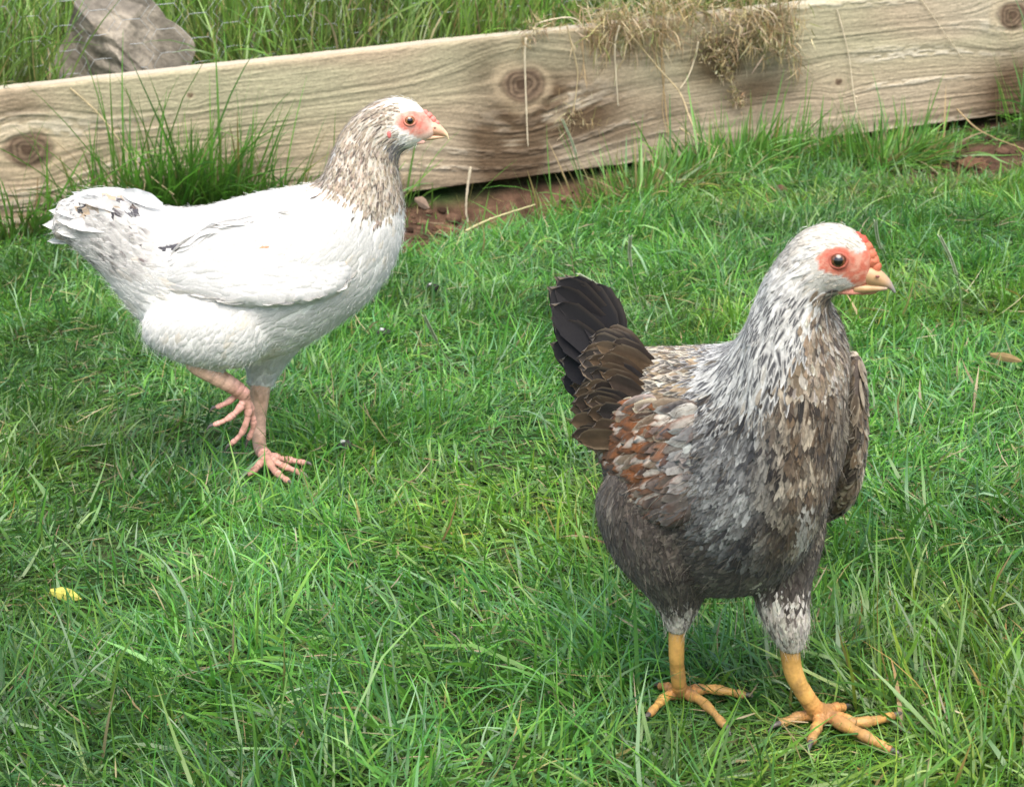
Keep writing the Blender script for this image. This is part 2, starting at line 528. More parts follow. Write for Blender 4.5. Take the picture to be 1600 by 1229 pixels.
ROCK_S = timber_sh(on_timber(190, 120, -TT))[0] + .02
def bank(N, s0, s1, d0, d1, seed, Lm, lean_m=.18):
    r = np.random.default_rng(seed)
    s, d = r.uniform(s0, s1, N), d0 + (d1 - d0) * r.uniform(0, 1, N) ** 1.2
    XY = TA[:2] + np.outer(s, TE[:2] / np.linalg.norm(TE[:2])) - np.outer(d, TN[:2])
    cl = fbm(XY * 8, 85, 3)
    keep = r.uniform(0, 1, N) < .35 + sst(.3, .6, cl)
    keep &= ~((np.abs(s - ROCK_S) < .135) & (d < .24))
    XY, d, cl = XY[keep], d[keep], cl[keep]
    n = len(XY)
    root = np.stack([XY[:, 0], XY[:, 1], height(XY[:, 0], XY[:, 1]) - .004], -1)
    L = r.gamma(9, 1 / 9, n) * Lm * lerp(.75, 1.15, sst(.3, .7, cl)) * lerp(.75, 1.0, sst(.0, .2, d - d0))
    c1 = pick(TALL, n, r, .2) * lerp(.75, 1.2, sst(.3, .7, fbm(XY * 3.5, 86, 2)))[:, None]
    c0 = lerp(c1 * .7, A3(.20, .17, .075) * np.ones((n, 1)), .5)
    return strips(root, L, fbm(XY * 5, 87, 2) * 12 + r.normal(0, 1.2, n), np.abs(r.normal(lean_m, .14, n)), r.normal(.55, .45, n), r.uniform(.002, .0048, n), c0, c1, K=6, twist=.7, curl=r.normal(0, .5, n), seed=seed + 1)

acc = Acc()
for a in [(15000, -.9, TLEN + .9, TT + .006, .75, 31, .24), (9000, -1.6, TLEN + 2.2, .6, 2.2, 33, .34, .2), (5000, -.9, TLEN + .9, TT + .004, .30, 35, .10, .5)]:
    V, F_, C_ = bank(*a); acc.add(V, F_, C_)
link('bank_grass', acc.mesh('bank_grass'), M_GRASS, kind='stuff')

def tuft(u, v, n, L, spread, label, seed, lean=.3, yellow=0.0, name='grass_tuft', width=(.0022, .0050), group='grass tufts along the foot of the timber', depth=.5):
    r = np.random.default_rng(seed)
    c = gnd(u, v)
    a = r.normal(0, spread, n); b = np.abs(r.normal(0, spread * depth, n)) 
    XY = c[:2] + np.outer(a, TE[:2]) + np.outer(b - .0, TN[:2])
    dn = (XY - TA[:2]) @ TN[:2]
    XY += np.outer(np.maximum(.012 - dn, 0), TN[:2])
    root = np.stack([XY[:, 0], XY[:, 1], height(XY[:, 0], XY[:, 1]) - .003], -1)
    az = np.arctan2(XY[:, 1] - c[1] - TN[1] * .02, XY[:, 0] - c[0] - TN[0] * .02) + r.normal(0, .8, n)
    away = np.cos(az) * TN[0] + np.sin(az) * TN[1] < 0
    ln = np.abs(r.normal(lean, .2, n)) + .04
    ln = np.where(away, ln * .35, ln)
    bd = np.where(away, r.normal(.1, .15, n), r.normal(.6, .4, n))
    c1 = pick([(5, (.10, .28, .032)), (3, (.14, .35, .040)), (2, (.07, .21, .040)), (.6 + 4 * yellow, (.26, .24, .07)), (.3 + 2 * yellow, (.33, .26, .12))], n, r)
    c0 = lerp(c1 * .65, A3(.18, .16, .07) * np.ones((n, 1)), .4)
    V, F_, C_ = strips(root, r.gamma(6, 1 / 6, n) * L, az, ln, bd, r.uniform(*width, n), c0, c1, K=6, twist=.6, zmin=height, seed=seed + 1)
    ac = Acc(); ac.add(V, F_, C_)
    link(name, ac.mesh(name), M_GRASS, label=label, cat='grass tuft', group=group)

tuft(250, 325, 620, .155, .085, 'tall green grass tuft standing against the timber behind the white hen\'s tail', 101, .22)
tuft(420, 315, 420, .085, .11, 'low green grass tuft at the timber above the white hen\'s back', 102, .35)
tuft(1140, 252, 620, .075, .095, 'dark green broad-leaved grass tuft against the timber below the hanging dry grass', 103, .45)
tuft(1365, 232, 1100, .070, .062, 'bushy rounded grass tuft beside the bare soil at the right end of the timber', 104, .85, .25)
tuft(1640, 190, 240, .12, .04, 'grass tuft leaning in from the right edge in front of the timber end', 105, .7)
tuft(990, 296, 600, .075, .085, 'yellowing grass tuft at the edge of the soil gap under the timber', 106, .8, .6)
tuft(20, 372, 260, .11, .08, 'grass tuft at the left edge by the foot of the timber', 107, .4)

# ================================================================== HENS
class Bird:
    def __init__(self, Y0, px):
        self.Y0, self.k = Y0, px                           # plane the bird stands in, metres per photo pixel there
    def pt(self, u, v, w=0.0):                             # w: photo pixels towards the camera
        return at(u, v, self.Y0 - w * self.k)

def rings_loft(B, rings, nseg=90, nu=36, power=2.0):
    """rings: (ut,vt, ub,vb, depth w, heading deg, half width). Closed loft from the tail to the head.
    returns V, faces, flow (unit vectors pointing headward -> tailward), s (0 tail .. 1 head)"""
    cs, As, Ss = [], [], []
    for (ut, vt, ub, vb, w, psi, hw, *tilt) in rings:
        tl = tilt[0] if tilt else 0
        p = math.radians(psi)
        uc = (ut + ub) / 2
        T = B.pt(ut - tl * math.sin(p) * -1, vt, w + (ut - uc) * math.tan(p) - tl * math.cos(p))
        Bt = B.pt(ub + tl * math.sin(p) * -1, vb, w + (ub - uc) * math.tan(p) + tl * math.cos(p))
        cs.append((T + Bt) / 2); As.append((T - Bt) / 2)
        Ss.append(A3(-math.sin(p), -math.cos(p), 0) * hw * B.k)   # bird's right-hand side (towards the camera)
    c, A, S_ = catmull(cs, nseg), catmull(As, nseg), catmull(Ss, nseg)
    t = np.arange(nu) / nu * 2 * math.pi
    e = 2.0 / power
    ct, st = np.sign(np.cos(t)) * np.abs(np.cos(t)) ** e, np.sign(np.sin(t)) * np.abs(np.sin(t)) ** e
    R = c[:, None] + A[:, None] * ct[None, :, None] + S_[:, None] * st[None, :, None]
    flow = -np.gradient(R, axis=0)
    flow /= np.linalg.norm(flow, axis=2, keepdims=True) + 1e-9
    V = np.concatenate([R.reshape(-1, 3), [c[0], c[-1]]])
    j = np.arange(nu)
    n = nseg * nu
    F = [grid_faces(nseg, nu, True), np.stack([np.full(nu, n), (j + 1) % nu, j], -1), np.stack([np.full(nu, n + 1), n - nu + j, n - nu + (j + 1) % nu], -1)]
    fl = np.concatenate([flow.reshape(-1, 3), flow[0, :1], flow[-1, :1]])
    s = np.concatenate([np.repeat(np.linspace(0, 1, nseg), nu), [0, 1]])
    return V, F, fl, s

def remesh(name, parts, voxel, smooth=6):
    """one continuous skin over overlapping closed shapes; returns a mesh datablock"""
    ac = Acc()
    for V, F in parts:
        ac.add(V, F, A3(.5, .5, .5))
    me = np_mesh(name, np.concatenate(ac.V), ac.Q)
    o = bpy.data.objects.new(name, me)
    COL.objects.link(o)
    m = o.modifiers.new('r', 'REMESH'); m.mode = 'VOXEL'; m.voxel_size = voxel; m.use_smooth_shade = True
    if smooth:
        m2 = o.modifiers.new('s', 'SMOOTH'); m2.factor = .5; m2.iterations = smooth
    dg = bpy.context.evaluated_depsgraph_get()
    dg.update()
    out = bpy.data.meshes.new_from_object(o.evaluated_get(dg))
    out.name = name
    bpy.data.objects.remove(o)
    bpy.data.meshes.remove(me)
    out.materials.clear()
    return out

def mesh_np(me):
    V = np.zeros(len(me.vertices) * 3, np.float32); me.vertices.foreach_get('co', V)
    N = np.zeros(len(me.vertices) * 3, np.float32); me.vertices.foreach_get('normal', N)
    return V.reshape(-1, 3).astype(float), N.reshape(-1, 3).astype(float)

def tri_np(me):
    me.calc_loop_triangles()
    T = np.zeros(len(me.loop_triangles) * 3, np.int32); me.loop_triangles.foreach_get('vertices', T)
    return T.reshape(-1, 3)

NX, NT = 5, 7                                              # feather card: across, along
def feathers(me, flowpts, flowdir, n, spec, seed, lift=1.0, given=None, fray=.06):
    """cover a skin with overlapping feather cards; spec(u, v, P, N, r) -> dict of per-feather arrays"""
    r = np.random.default_rng(seed)
    V, _ = mesh_np(me)
    T = tri_np(me)
    a, b, c = V[T[:, 0]], V[T[:, 1]], V[T[:, 2]]
    ar = np.linalg.norm(np.cross(b - a, c - a), axis=1)
    k = r.choice(len(T), n, p=ar / ar.sum())
    x, y = r.uniform(0, 1, (2, n))
    q = x + y > 1
    x[q], y[q] = 1 - x[q], 1 - y[q]
    P = a[k] + (b[k] - a[k]) * x[:, None] + (c[k] - a[k]) * y[:, None]
    N_ = np.cross(b - a, c - a)[k]
    N_ /= np.linalg.norm(N_, axis=1)[:, None] + 1e-12
    if given is not None:
        P, N_ = given
    u, v = proj(P)
    sp = spec(u, v, P, N_, r)
    ok = sp['ok']
    tk = sp.get('tuck', np.zeros(n, bool))
    bv = BVHTree.FromPolygons([tuple(p) for p in V], [tuple(t) for t in T])
    kd = KDTree(len(flowpts))
    for i, p in enumerate(flowpts):
        kd.insert(p, i)
    kd.balance()
    VV, CC = [], []
    tt = np.linspace(0, 1, NT)
    xx = np.linspace(-1, 1, NX)
    for i in np.nonzero(ok)[0]:
        _, fi, _ = kd.find(P[i])
        d = flowdir[fi] + sp['dev'][i]
        nn = N_[i]
        d = d - nn * (d @ nn)
        l = np.linalg.norm(d)
        if l < 1e-6: continue
        d /= l
        L, W = sp['L'][i], sp['W'][i]
        h0, lf = sp['h0'][i], sp['lift'][i] * lift
        ctr, nor = np.zeros((NT, 3)), np.zeros((NT, 3))
        p = P[i]
        for j in range(NT):
            if j:
                p = p + d * (L / (NT - 1))
            hit = bv.find_nearest(p)
            if hit[0] is None: break
            q_, n_ = np.array(hit[0]), np.array(hit[1])
            dist = np.linalg.norm(p - q_)
            w = math.exp(-(dist / (.35 * L + 1e-4)) ** 2)   # hug the skin while it is near, run free past its end
            base = q_ * w + p * (1 - w)
            n_ = nor[j - 1] * .4 + n_ * .6 if j else n_
            n_ /= np.linalg.norm(n_)
            nor[j] = n_
            ctr[j] = base + n_ * ((h0 + lf * tt[j] ** 1.3) if not tk[i] else (-.0005 + lf * math.sin(math.pi * tt[j] ** .8)))
            p = base
            d = d - n_ * (d @ n_); d /= np.linalg.norm(d) + 1e-9
        tg = np.gradient(ctr, axis=0); tg /= np.linalg.norm(tg, axis=1)[:, None] + 1e-9
        sd_ = np.cross(nor, tg)
        pt = sp['point'][i]
        wp = np.maximum(np.sin(np.pi * np.clip(tt, .0, 1) ** .75) ** .6 * (1 - pt) + pt * (1 - tt) ** .7 * np.minimum(1, .5 + 3 * tt), .04)
        wp[0] = .35
        cam_ = W * sp['camber'][i]
        jit = r.normal(0, W * fray, (NT, NX)) * (tt[:, None] > .4)
        G = ctr[:, None] + sd_[:, None] * (xx[None, :, None] * W * .5 * wp[:, None, None]) - nor[:, None] * ((xx ** 2)[None, :, None] * cam_ * wp[:, None, None])
        G = G + tg[:, None] * jit[..., None]
        G[-1] += tg[-1] * (-np.abs(xx)[:, None] * W * .35 * (1 - pt))
        VV.append(G)
        CC.append(sp['colf'](i, tt, xx))
    m = len(VV)
    VV = np.array(VV).reshape(-1, 3)
    CC = np.array(CC).reshape(-1, 3)
    g = grid_faces(NT, NX)
    F = (np.arange(m) * NT * NX)[:, None, None] + g[None]
    return VV, [F.reshape(-1, 4)], CC

def filaments(me, flowpts, flowdir, n, spec, seed):
    """loose downy barbs: hair-thin strips"""
    r = np.random.default_rng(seed)
    V, _ = mesh_np(me)
    T = tri_np(me)
    a, b, c = V[T[:, 0]], V[T[:, 1]], V[T[:, 2]]
    ar = np.linalg.norm(np.cross(b - a, c - a), axis=1)
    k = r.choice(len(T), n, p=ar / ar.sum())
    x, y = r.uniform(0, 1, (2, n))
    q = x + y > 1
    x[q], y[q] = 1 - x[q], 1 - y[q]
    P = a[k] + (b[k] - a[k]) * x[:, None] + (c[k] - a[k]) * y[:, None]
    N_ = np.cross(b - a, c - a)[k]
    N_ /= np.linalg.norm(N_, axis=1)[:, None] + 1e-12
    u, v = proj(P)
    L, col, ok, up = spec(u, v, P, r)
    kd = KDTree(len(flowpts))
    for i, p in enumerate(flowpts):
        kd.insert(p, i)
    kd.balance()
    D = np.array([flowdir[kd.find(p)[1]] for p in P])
    D = D - N_ * np.sum(D * N_, 1)[:, None]
    D /= np.linalg.norm(D, axis=1)[:, None] + 1e-9
    D = D + r.normal(0, .28, (n, 3)) + N_ * up[:, None]
    D /= np.linalg.norm(D, axis=1)[:, None]
    S_ = np.cross(D, r.normal(0, 1, (n, 3))); S_ /= np.linalg.norm(S_, axis=1)[:, None] + 1e-9
    t = np.linspace(0, 1, 4)
    ctr = P[:, None] + N_[:, None] * .0015 + D[:, None] * (L[:, None, None] * t[None, :, None]) + A3(0, 0, -1) * (L[:, None, None] * .25 * t[None, :, None] ** 2)
    w = .00014 * (1 - .75 * t)
    G = np.stack([ctr - S_[:, None] * w[None, :, None], ctr + S_[:, None] * w[None, :, None]], 2)[ok]
    m = len(G)
    base = (np.arange(m) * 8)[:, None]
    kk = np.arange(3)[None]
    Q = np.stack([base + 2 * kk, base + 2 * kk + 1, base + 2 * kk + 3, base + 2 * kk + 2], -1).reshape(-1, 4)
    return G.reshape(-1, 3), [Q], np.repeat(col[ok], 8, 0)

def quill(base, tip, wide, W, bow, colf, nt=14, nx=9, tipround=.5, seed=0):
    """one large tail or wing feather: a cambered vane with a raised shaft"""
    r = np.random.default_rng(seed)
    base, tip, wide = map(np.asarray, (base, tip, wide))
    ax = tip - base
    L = np.linalg.norm(ax); ax = ax / L
    wide = wide - ax * (wide @ ax); wide = wide / np.linalg.norm(wide)
    nr = np.cross(ax, wide)
    t = np.linspace(0, 1, nt); x = np.linspace(-1, 1, nx)
    prof_ = np.minimum(1, .35 + 2.2 * t) * np.clip(1 - np.clip((t - (1 - tipround * .5)) / (tipround * .5), 0, 1) ** 2.2, 0.02, 1) ** .6
    ctr = base + ax * (L * t)[:, None] + nr * (bow * np.sin(t * math.pi / 2) ** 2)[:, None] + wide * (W * .12 * np.sin(t * 2.4))[:, None]
    G = ctr[:, None] + wide * (x[None, :, None] * (W * .5 * prof_)[:, None, None]) - nr * ((x ** 2)[None, :, None] * W * .13 * prof_[:, None, None])
    G = G + nr * (np.exp(-(x / .12) ** 2) * .0006)[None, :, None]
    G = G + ax * (-(np.abs(x) ** 2)[None, :, None] * W * .18 * (t[:, None, None] > .7)) + ax * (r.normal(0, L * .006, (nt, nx)) * (np.abs(x) > .6))[..., None]
    C = colf(t, x)
    return G.reshape(-1, 3), [grid_faces(nt, nx)], C.reshape(-1, 3)

def flow_of(parts):
    return np.concatenate([p[0] for p in parts]), np.concatenate([p[2] for p in parts])

def eye_mesh(c, R, nrm, iris):
    """eyeball with pupil, iris and dark rim, gaze along nrm"""
    nrm = nrm / np.linalg.norm(nrm)
    a = np.cross(nrm, A3(0, 0, 1)); a /= np.linalg.norm(a); b = np.cross(nrm, a)
    V, C = [], []
    th = np.linspace(0.0, math.pi, 26); ph = np.arange(32) / 32 * 2 * math.pi
    for t in th:
        for p in ph:
            V.append(c + R * (nrm * math.cos(t) * 1.0 + (a * math.cos(p) + b * math.sin(p)) * math.sin(t)))
            s = math.sin(t) if t < 1.57 else 1
            C.append(A3(.006, .005, .005) if s < .50 else (iris * (.8 + .3 * math.sin(p * 9)) if s < .80 else A3(.02, .012, .010)))
    ac = Acc(); ac.add(V, [grid_faces(26, 32, True)], np.array(C))
    return ac.mesh('eye')

def ring_tube(c, nrm, R, r_, squash=(1, 1), n=28, ns=8, tilt=0):
    nrm = nrm / np.linalg.norm(nrm)
    a = np.cross(A3(0, 0, 1), nrm); a /= np.linalg.norm(a); b = np.cross(nrm, a)
    V = []
    for i in range(n):
        p = i / n * 2 * math.pi
        e = a * math.cos(p) * squash[0] + b * math.sin(p) * squash[1]
        q = c + e * R
        e = e / np.linalg.norm(e)
        for j in range(ns):
            t = j / ns * 2 * math.pi
            V.append(q + r_ * (e * math.cos(t) + nrm * math.sin(t)))
    i, j = np.meshgrid(np.arange(n), np.arange(ns), indexing='ij')
    F = np.stack([i * ns + j, ((i + 1) % n) * ns + j, ((i + 1) % n) * ns + (j + 1) % ns, i * ns + (j + 1) % ns], -1).reshape(-1, 4)
    return np.array(V), [F]

def blob(c, rad, axes=None, seed=0, amp=.15, fr=3.0, nu=20, nv=14):
    """an uneven rounded lump"""
    th = np.linspace(0, math.pi, nv); ph = np.arange(nu) / nu * 2 * math.pi
    T, P_ = np.meshgrid(th, ph, indexing='ij')
    d = np.stack([np.sin(T) * np.cos(P_), np.sin(T) * np.sin(P_), np.cos(T)], -1)
    k = 1 + amp * (fbm(d * fr + seed * 7.3, seed + 200, 3) - .5) * 2
    L = d * k[..., None] * np.asarray(rad)
    if axes is not None:
        L = L @ np.asarray(axes)
    return (c + L).reshape(-1, 3), [grid_faces(nv, nu, True)]

def bird_leg(B, root, shank, rad, toes, trad, col, seed, back=None, name='leg'):
    """scaled shank + toes as one skin, each claw a part of the leg"""
    r = np.random.default_rng(seed)
    parts = [tube(shank, rad, 14)]
    claws = []
    ank = np.asarray(shank[-1])
    for tp in toes:
        tp = [np.asarray(p, float) for p in tp]
        n = 26
        Pc = catmull([ank] + tp, n)
        t = np.linspace(0, 1, n)
        R = trad * (1.05 - .45 * t) * (1 + .13 * np.cos(t * 2 * math.pi * 3.3))
        parts.append(tube(Pc, R, 10, n=n))
        dr = Pc[-1] - Pc[-4]; dr /= np.linalg.norm(dr)
        cl = [Pc[-1] - dr * trad * .3, Pc[-1] + dr * trad * .9 + A3(0, 0, trad * .15), Pc[-1] + dr * trad * 1.9 - A3(0, 0, trad * .5)]
        claws.append(tube(cl, [trad * .42, trad * .34, trad * .08], 8))
    me = remesh(name, parts, .0008, 5)
    V, N_ = mesh_np(me)
    # scutes: rows of scales across the front of shank and toes
    ref = [catmull(shank, 40)] + [catmull([ank] + list(tp), 30) for tp in toes]
    pts = np.concatenate(ref)
    arc = np.concatenate([np.concatenate([[0], np.cumsum(np.linalg.norm(np.diff(q, axis=0), axis=1))]) for q in ref])
    kd = KDTree(len(pts))
    for i, p in enumerate(pts): kd.insert(p, i)
    kd.balance()
    s = np.array([arc[kd.find(p)[1]] for p in V])
    s = s + .0006 * vn(V * 700, 301)
    w = (s / .0029) % 1.0
    groove = np.exp(-((w - .5) / .16) ** 2)
    V2 = V - N_ * (groove * .00034)[:, None]
    me.vertices.foreach_set('co', V2.astype(np.float32).ravel())
    me.update()
    c = np.asarray(col) * (1 - .30 * groove)[:, None] * (.85 + .3 * fbm(V * 260, 302, 2))[:, None]
    foot_ = sst(.030, .012, np.linalg.norm(V - ank, axis=1))[:, None]
    foot_ = np.maximum(foot_, sst(.004, -.006, V[:, 2] - ank[2])[:, None])
    c = lerp(c, c * A3(.92, .74, .85), foot_ * .8)
    dirt = sst(.45, .7, fbm(V * 90, 303, 3) + .25 * sst(.02, .0, np.abs(V[:, 2] - ank[2])) - .1)[:, None] * .5
    c = lerp(c, A3(.20, .12, .06), dirt)
    set_col(me, c)
    o = link(name, me, M_LEG, root)
    for V, F in claws:
        ac = Acc(); ac.add(V, F, A3(.10, .085, .075))
        link('claw', ac.mesh('claw'), M_HORN, o)
    return o

def spec_base(n, r):
    return dict(ok=np.ones(n, bool), L=np.full(n, .02), W=np.full(n, .010), h0=np.full(n, .0006), lift=np.full(n, .0022), point=np.full(n, .1), camber=np.full(n, .08), dev=r.normal(0, .14, (n, 3)))

# ------------------------------------------------------------------ white hen
WB = Bird(1.872, 1.96 / FPX)
K = WB.k
hen = link('white_hen', None, label='white hen with speckled neck walking past the timber, one leg lifted', cat='hen')
g0 = gnd(420, 748)
hen.location = g0
bpy.context.view_layer.update()

def white_head_side(u, v, lift_px=0.0, w=0):
    return WB.pt(u, v, w)

W_R = [(92, 318, 84, 366, 0, 0, 12), (145, 297, 118, 386, 0, 0, 30), (200, 299, 163, 430, 0, 0, 40), (250, 322, 208, 486, 0, 0, 58), (300, 326, 262, 532, 0, 0, 78), (352, 316, 325, 556, 0, 0, 93),
       (412, 301, 395, 562, 0, 0, 100), (466, 292, 462, 545, 0, 0, 101), (500, 280, 530, 504, 0, 0, 94), (513, 254, 586, 458, 0, 0, 80), (522, 232, 622, 396, 0, 0, 62),
       (532, 210, 631, 330, 0, 0, 46), (546, 190, 625, 282, 0, 0, 37), (566, 171, 621, 252, 0, 0, 33), (592, 157, 630, 236, 0, 0, 31), (620, 152, 641, 231, 0, 0, 29),
       (648, 160, 652, 226, 0, 0, 23), (667, 178, 664, 221, 0, 0, 15), (682, 194, 676, 217, 0, 0, 9)]
torso = rings_loft(WB, W_R, 130, 40)
# thigh nearest the camera (that leg is lifted), and the standing thigh beyond it
nth = rings_loft(WB, [(432, 468, 440, 522, 62, 0, 14), (405, 456, 392, 568, 66, 0, 38), (350, 448, 345, 574, 68, 0, 46), (290, 455, 292, 568, 66, 0, 46), (245, 478, 250, 548, 60, 0, 34), (222, 500, 228, 535, 55, 0, 14)], 40, 26)
nth2 = rings_loft(WB, [(330, 500, 255, 520, 62, 0, 34), (345, 540, 280, 552, 62, 0, 26), (352, 572, 298, 566, 62, 0, 15), (350, 585, 312, 575, 62, 0, 8)], 24, 20)
fth = rings_loft(WB, [(370, 500, 490, 500, -45, 0, 40), (372, 538, 474, 538, -48, 0, 36), (380, 562, 450, 566, -50, 0, 28), (386, 584, 434, 588, -52, 0, 20), (388, 602, 428, 604, -52, 0, 15)], 30, 22)
for q in (nth, nth2, fth):
    pass
body = remesh('body', [t[:2] for t in (torso, nth, nth2, fth)], .0024, 7)
V, N_ = mesh_np(body)
u, v = proj(V)

NECK_W = [(512, 232), (532, 190), (566, 160), (600, 148), (625, 158), (628, 176), (612, 205), (634, 232), (634, 300), (622, 330), (590, 348), (555, 322), (520, 300), (486, 292)]
def white_face(u, v):
    """1 where the bare red skin shows"""
    e = np.hypot((u - 643) / 26, (v - 189) / 17)
    m = sst(1.12, .85, e)
    m = np.maximum(m, in_poly(u, v, [(655, 176), (668, 172), (690, 190), (690, 215), (660, 219), (640, 210), (640, 190)]) * 1.0)
    return m
fm = white_face(u, v)
nzv = fbm(V * 300, 310, 3)
skin = lerp(A3(.62, .30, .23), A3(.60, .17, .12), sst(.35, .65, nzv)[..., None])
skin = lerp(skin, A3(.70, .47, .37), sst(22, 34, np.hypot(u - 646, (v - 190) * 1.3))[..., None])
set_col(body, lerp(lerp(A3(.78, .75, .70), A3(.50, .44, .36), (in_poly(u, v, NECK_W) * sst(640, 622, u))[:, None]), skin, fm[..., None]))
link('body', body, M_SKIN, hen)

def white_spec(u, v, P, N_, r):
    n = len(u)
    s = spec_base(n, r)
    j1, j2 = r.normal(0, 7, (2, n))
    neck = in_poly(u + j1, v + j2, NECK_W)
    tail = (u + j1 < 250 - (v - 400) * .2) & (v < 445)
    head = (u > 560) & (v < 232)
    thigh = v > 500
    fmask = white_face(u, v) > .35
    s['ok'] = ~fmask & ~((u > 664) & (v < 230)) & (neck | head | (r.uniform(0, 1, n) < .36))
    nearbeak = (u > 650) & (v < 232)
    L = np.where(neck, r.uniform(.0055, .0095, n), r.uniform(.020, .034, n))
    W = np.where(neck, r.uniform(.0022, .0040, n), r.uniform(.012, .018, n))
    L = np.where(thigh, r.uniform(.014, .024, n), L); W = np.where(thigh, r.uniform(.007, .012, n), W)
    dface = np.hypot((u - 643) / 26, (v - 189) / 17)
    L = np.where(head, np.clip(.0045 + .004 * (dface - 1), .004, .011), L); W = np.where(head, r.uniform(.0018, .0032, n), W)
    L = np.where(tail, r.uniform(.022, .036, n), L); W = np.where(tail, r.uniform(.010, .016, n), W)
    s['L'], s['W'] = L, W
    s['lift'] = np.where(head, .0004, np.where(neck, .0010, np.where(tail, .0018, .0006)))
    s['h0'] = np.where(head, .0002, .0003)
    s['point'] = np.where(neck | head, .6, .12)
    s['tuck'] = ~(neck | head | tail)
    s['camber'] = np.where(s['tuck'], .20, .08)
    s['lift'] = np.where(s['tuck'], .0013, s['lift'])
    wht = A3(.735, .72, .68) * (1 + r.normal(0, .025, (n, 1)))
    wht = lerp(wht, A3(.80, .70, .55) * np.ones((n, 1)), (sst(.70, .80, fbm(np.stack([u, v], -1) / 26, 311, 2)) * .45)[:, None])
    base = wht.copy()
    # neck: cream, buff and black speckle
    nb = pick([(4, (.50, .42, .32)), (3, (.40, .325, .245)), (2, (.58, .52, .43)), (.7, (.15, .125, .105))], n, r, .1, .02)
    hi = sst(205, 160, v) * (u > 610)
    base = np.where(neck[:, None], nb, base)
    base = np.where(((v > 224) & (v < 246) & (u > 606) & (u < 640))[:, None], A3(.22, .21, .21) * np.ones((n, 1)), base)
    base = np.where((head & (v < 224) & ((u > 636) | (v < 160) & (u > 622)))[:, None], A3(.84, .79, .70) * (1 + r.normal(0, .05, (n, 1))), base)
    mk = np.where(neck, r.uniform(0, 1, n) < .62, r.uniform(0, 1, n) < .0012).astype(float)
    crown = sst(622, 640, u) * (v < 185)
    mk = np.where(neck, mk * (r.uniform(0, 1, n) > crown), mk)
    mk = np.where(tail & (v > 318), np.maximum(mk, (r.uniform(0, 1, n) < .30) * r.uniform(.3, .9, n)), mk)
    mk = np.where((np.hypot(u - 205, v - 352) < 14) | (np.hypot((u - 148) / 22, (v - 332) / 7) < 1) | (np.hypot(u - 236, v - 336) < 7), .97, mk)
    mk = np.where(np.hypot((u - 302) / 10, (v - 380) / 9) < 1, .8, mk)
    base = np.where((np.hypot((u - 178) / 32, (v - 338) / 15) < 1)[:, None], A3(.56, .44, .31), base)
    base = np.where((tail & (v > 360))[:, None], base * A3(.86, .84, .83), base)
    spot = (np.hypot((u - 203) / 15, (v - 352) / 11) < 1) | (np.hypot((u - 146) / 20, (v - 334) / 8) < 1) | (np.hypot((u - 238) / 8, (v - 338) / 6) < 1) | (np.hypot((u - 290) / 20, (v - 388) / 5 + (u - 290) / 26) < 1)
    base = np.where((spot & (r.uniform(0, 1, n) < .8))[:, None], A3(.11, .105, .115) * (1 + r.normal(0, .2, (n, 1))), base)
    for (a, b, q) in [(420, 382, 7), (352, 352, 6), (540, 410, 8)]:
        base = np.where((np.hypot(u - a, v - b) < q)[:, None], A3(.66, .38, .24), base)
    dark = pick([(3, (.06, .055, .055)), (2, (.15, .12, .10))], n, r)
    def colf(i, t, x):
        c = np.broadcast_to(base[i], (NT, NX, 3)).copy()
        c *= (.97 + .05 * t)[:, None, None]
        if mk[i] > 0:
            m = np.exp(-(x / .65) ** 2)[None, :] * sst(.50, .70, t)[:, None] * (1 - sst(.88, 1.0, t)[:, None] * .6) * mk[i]
            c = c + (dark[i] - c) * m[..., None]
        return c
    s['colf'] = colf
    return s
fp, fd = flow_of([torso, nth, nth2, fth])
# thigh feathers run down and back, not along the loft
k1 = len(torso[0])
fd = fd.copy()
fd[k1:] = fd[k1:] * .0 + A3(-.55, 0, -.8)
ac = Acc()
V, F_, C_ = feathers(body, fp, fd, 14000, white_spec, 51); ac.add(V, F_, C_)
def white_fil(u, v, P, r):
    n = len(u)
    neck = in_poly(u, v, NECK_W)
    ok = ~(white_face(u, v) > .3) & ~((u > 655) & (v < 232))
    L = np.where((u > 560) & (v < 235), .005, np.where(u < 260, .011, .006)) * r.uniform(.6, 1.3, n)
    col = A3(.85, .83, .79) * np.ones((n, 1))
    col = np.where(neck[:, None], pick([(3, (.42, .36, .29)), (2, (.15, .125, .10)), (2, (.30, .25, .20))], n, r, .1, .02), col)
    return L, col, ok, np.full(n, .18)
V, F_, C_ = filaments(body, fp, fd, 12000, white_fil, 52); ac.add(V, F_, C_)
link('plumage', ac.mesh('plumage'), M_FEATHER, hen)

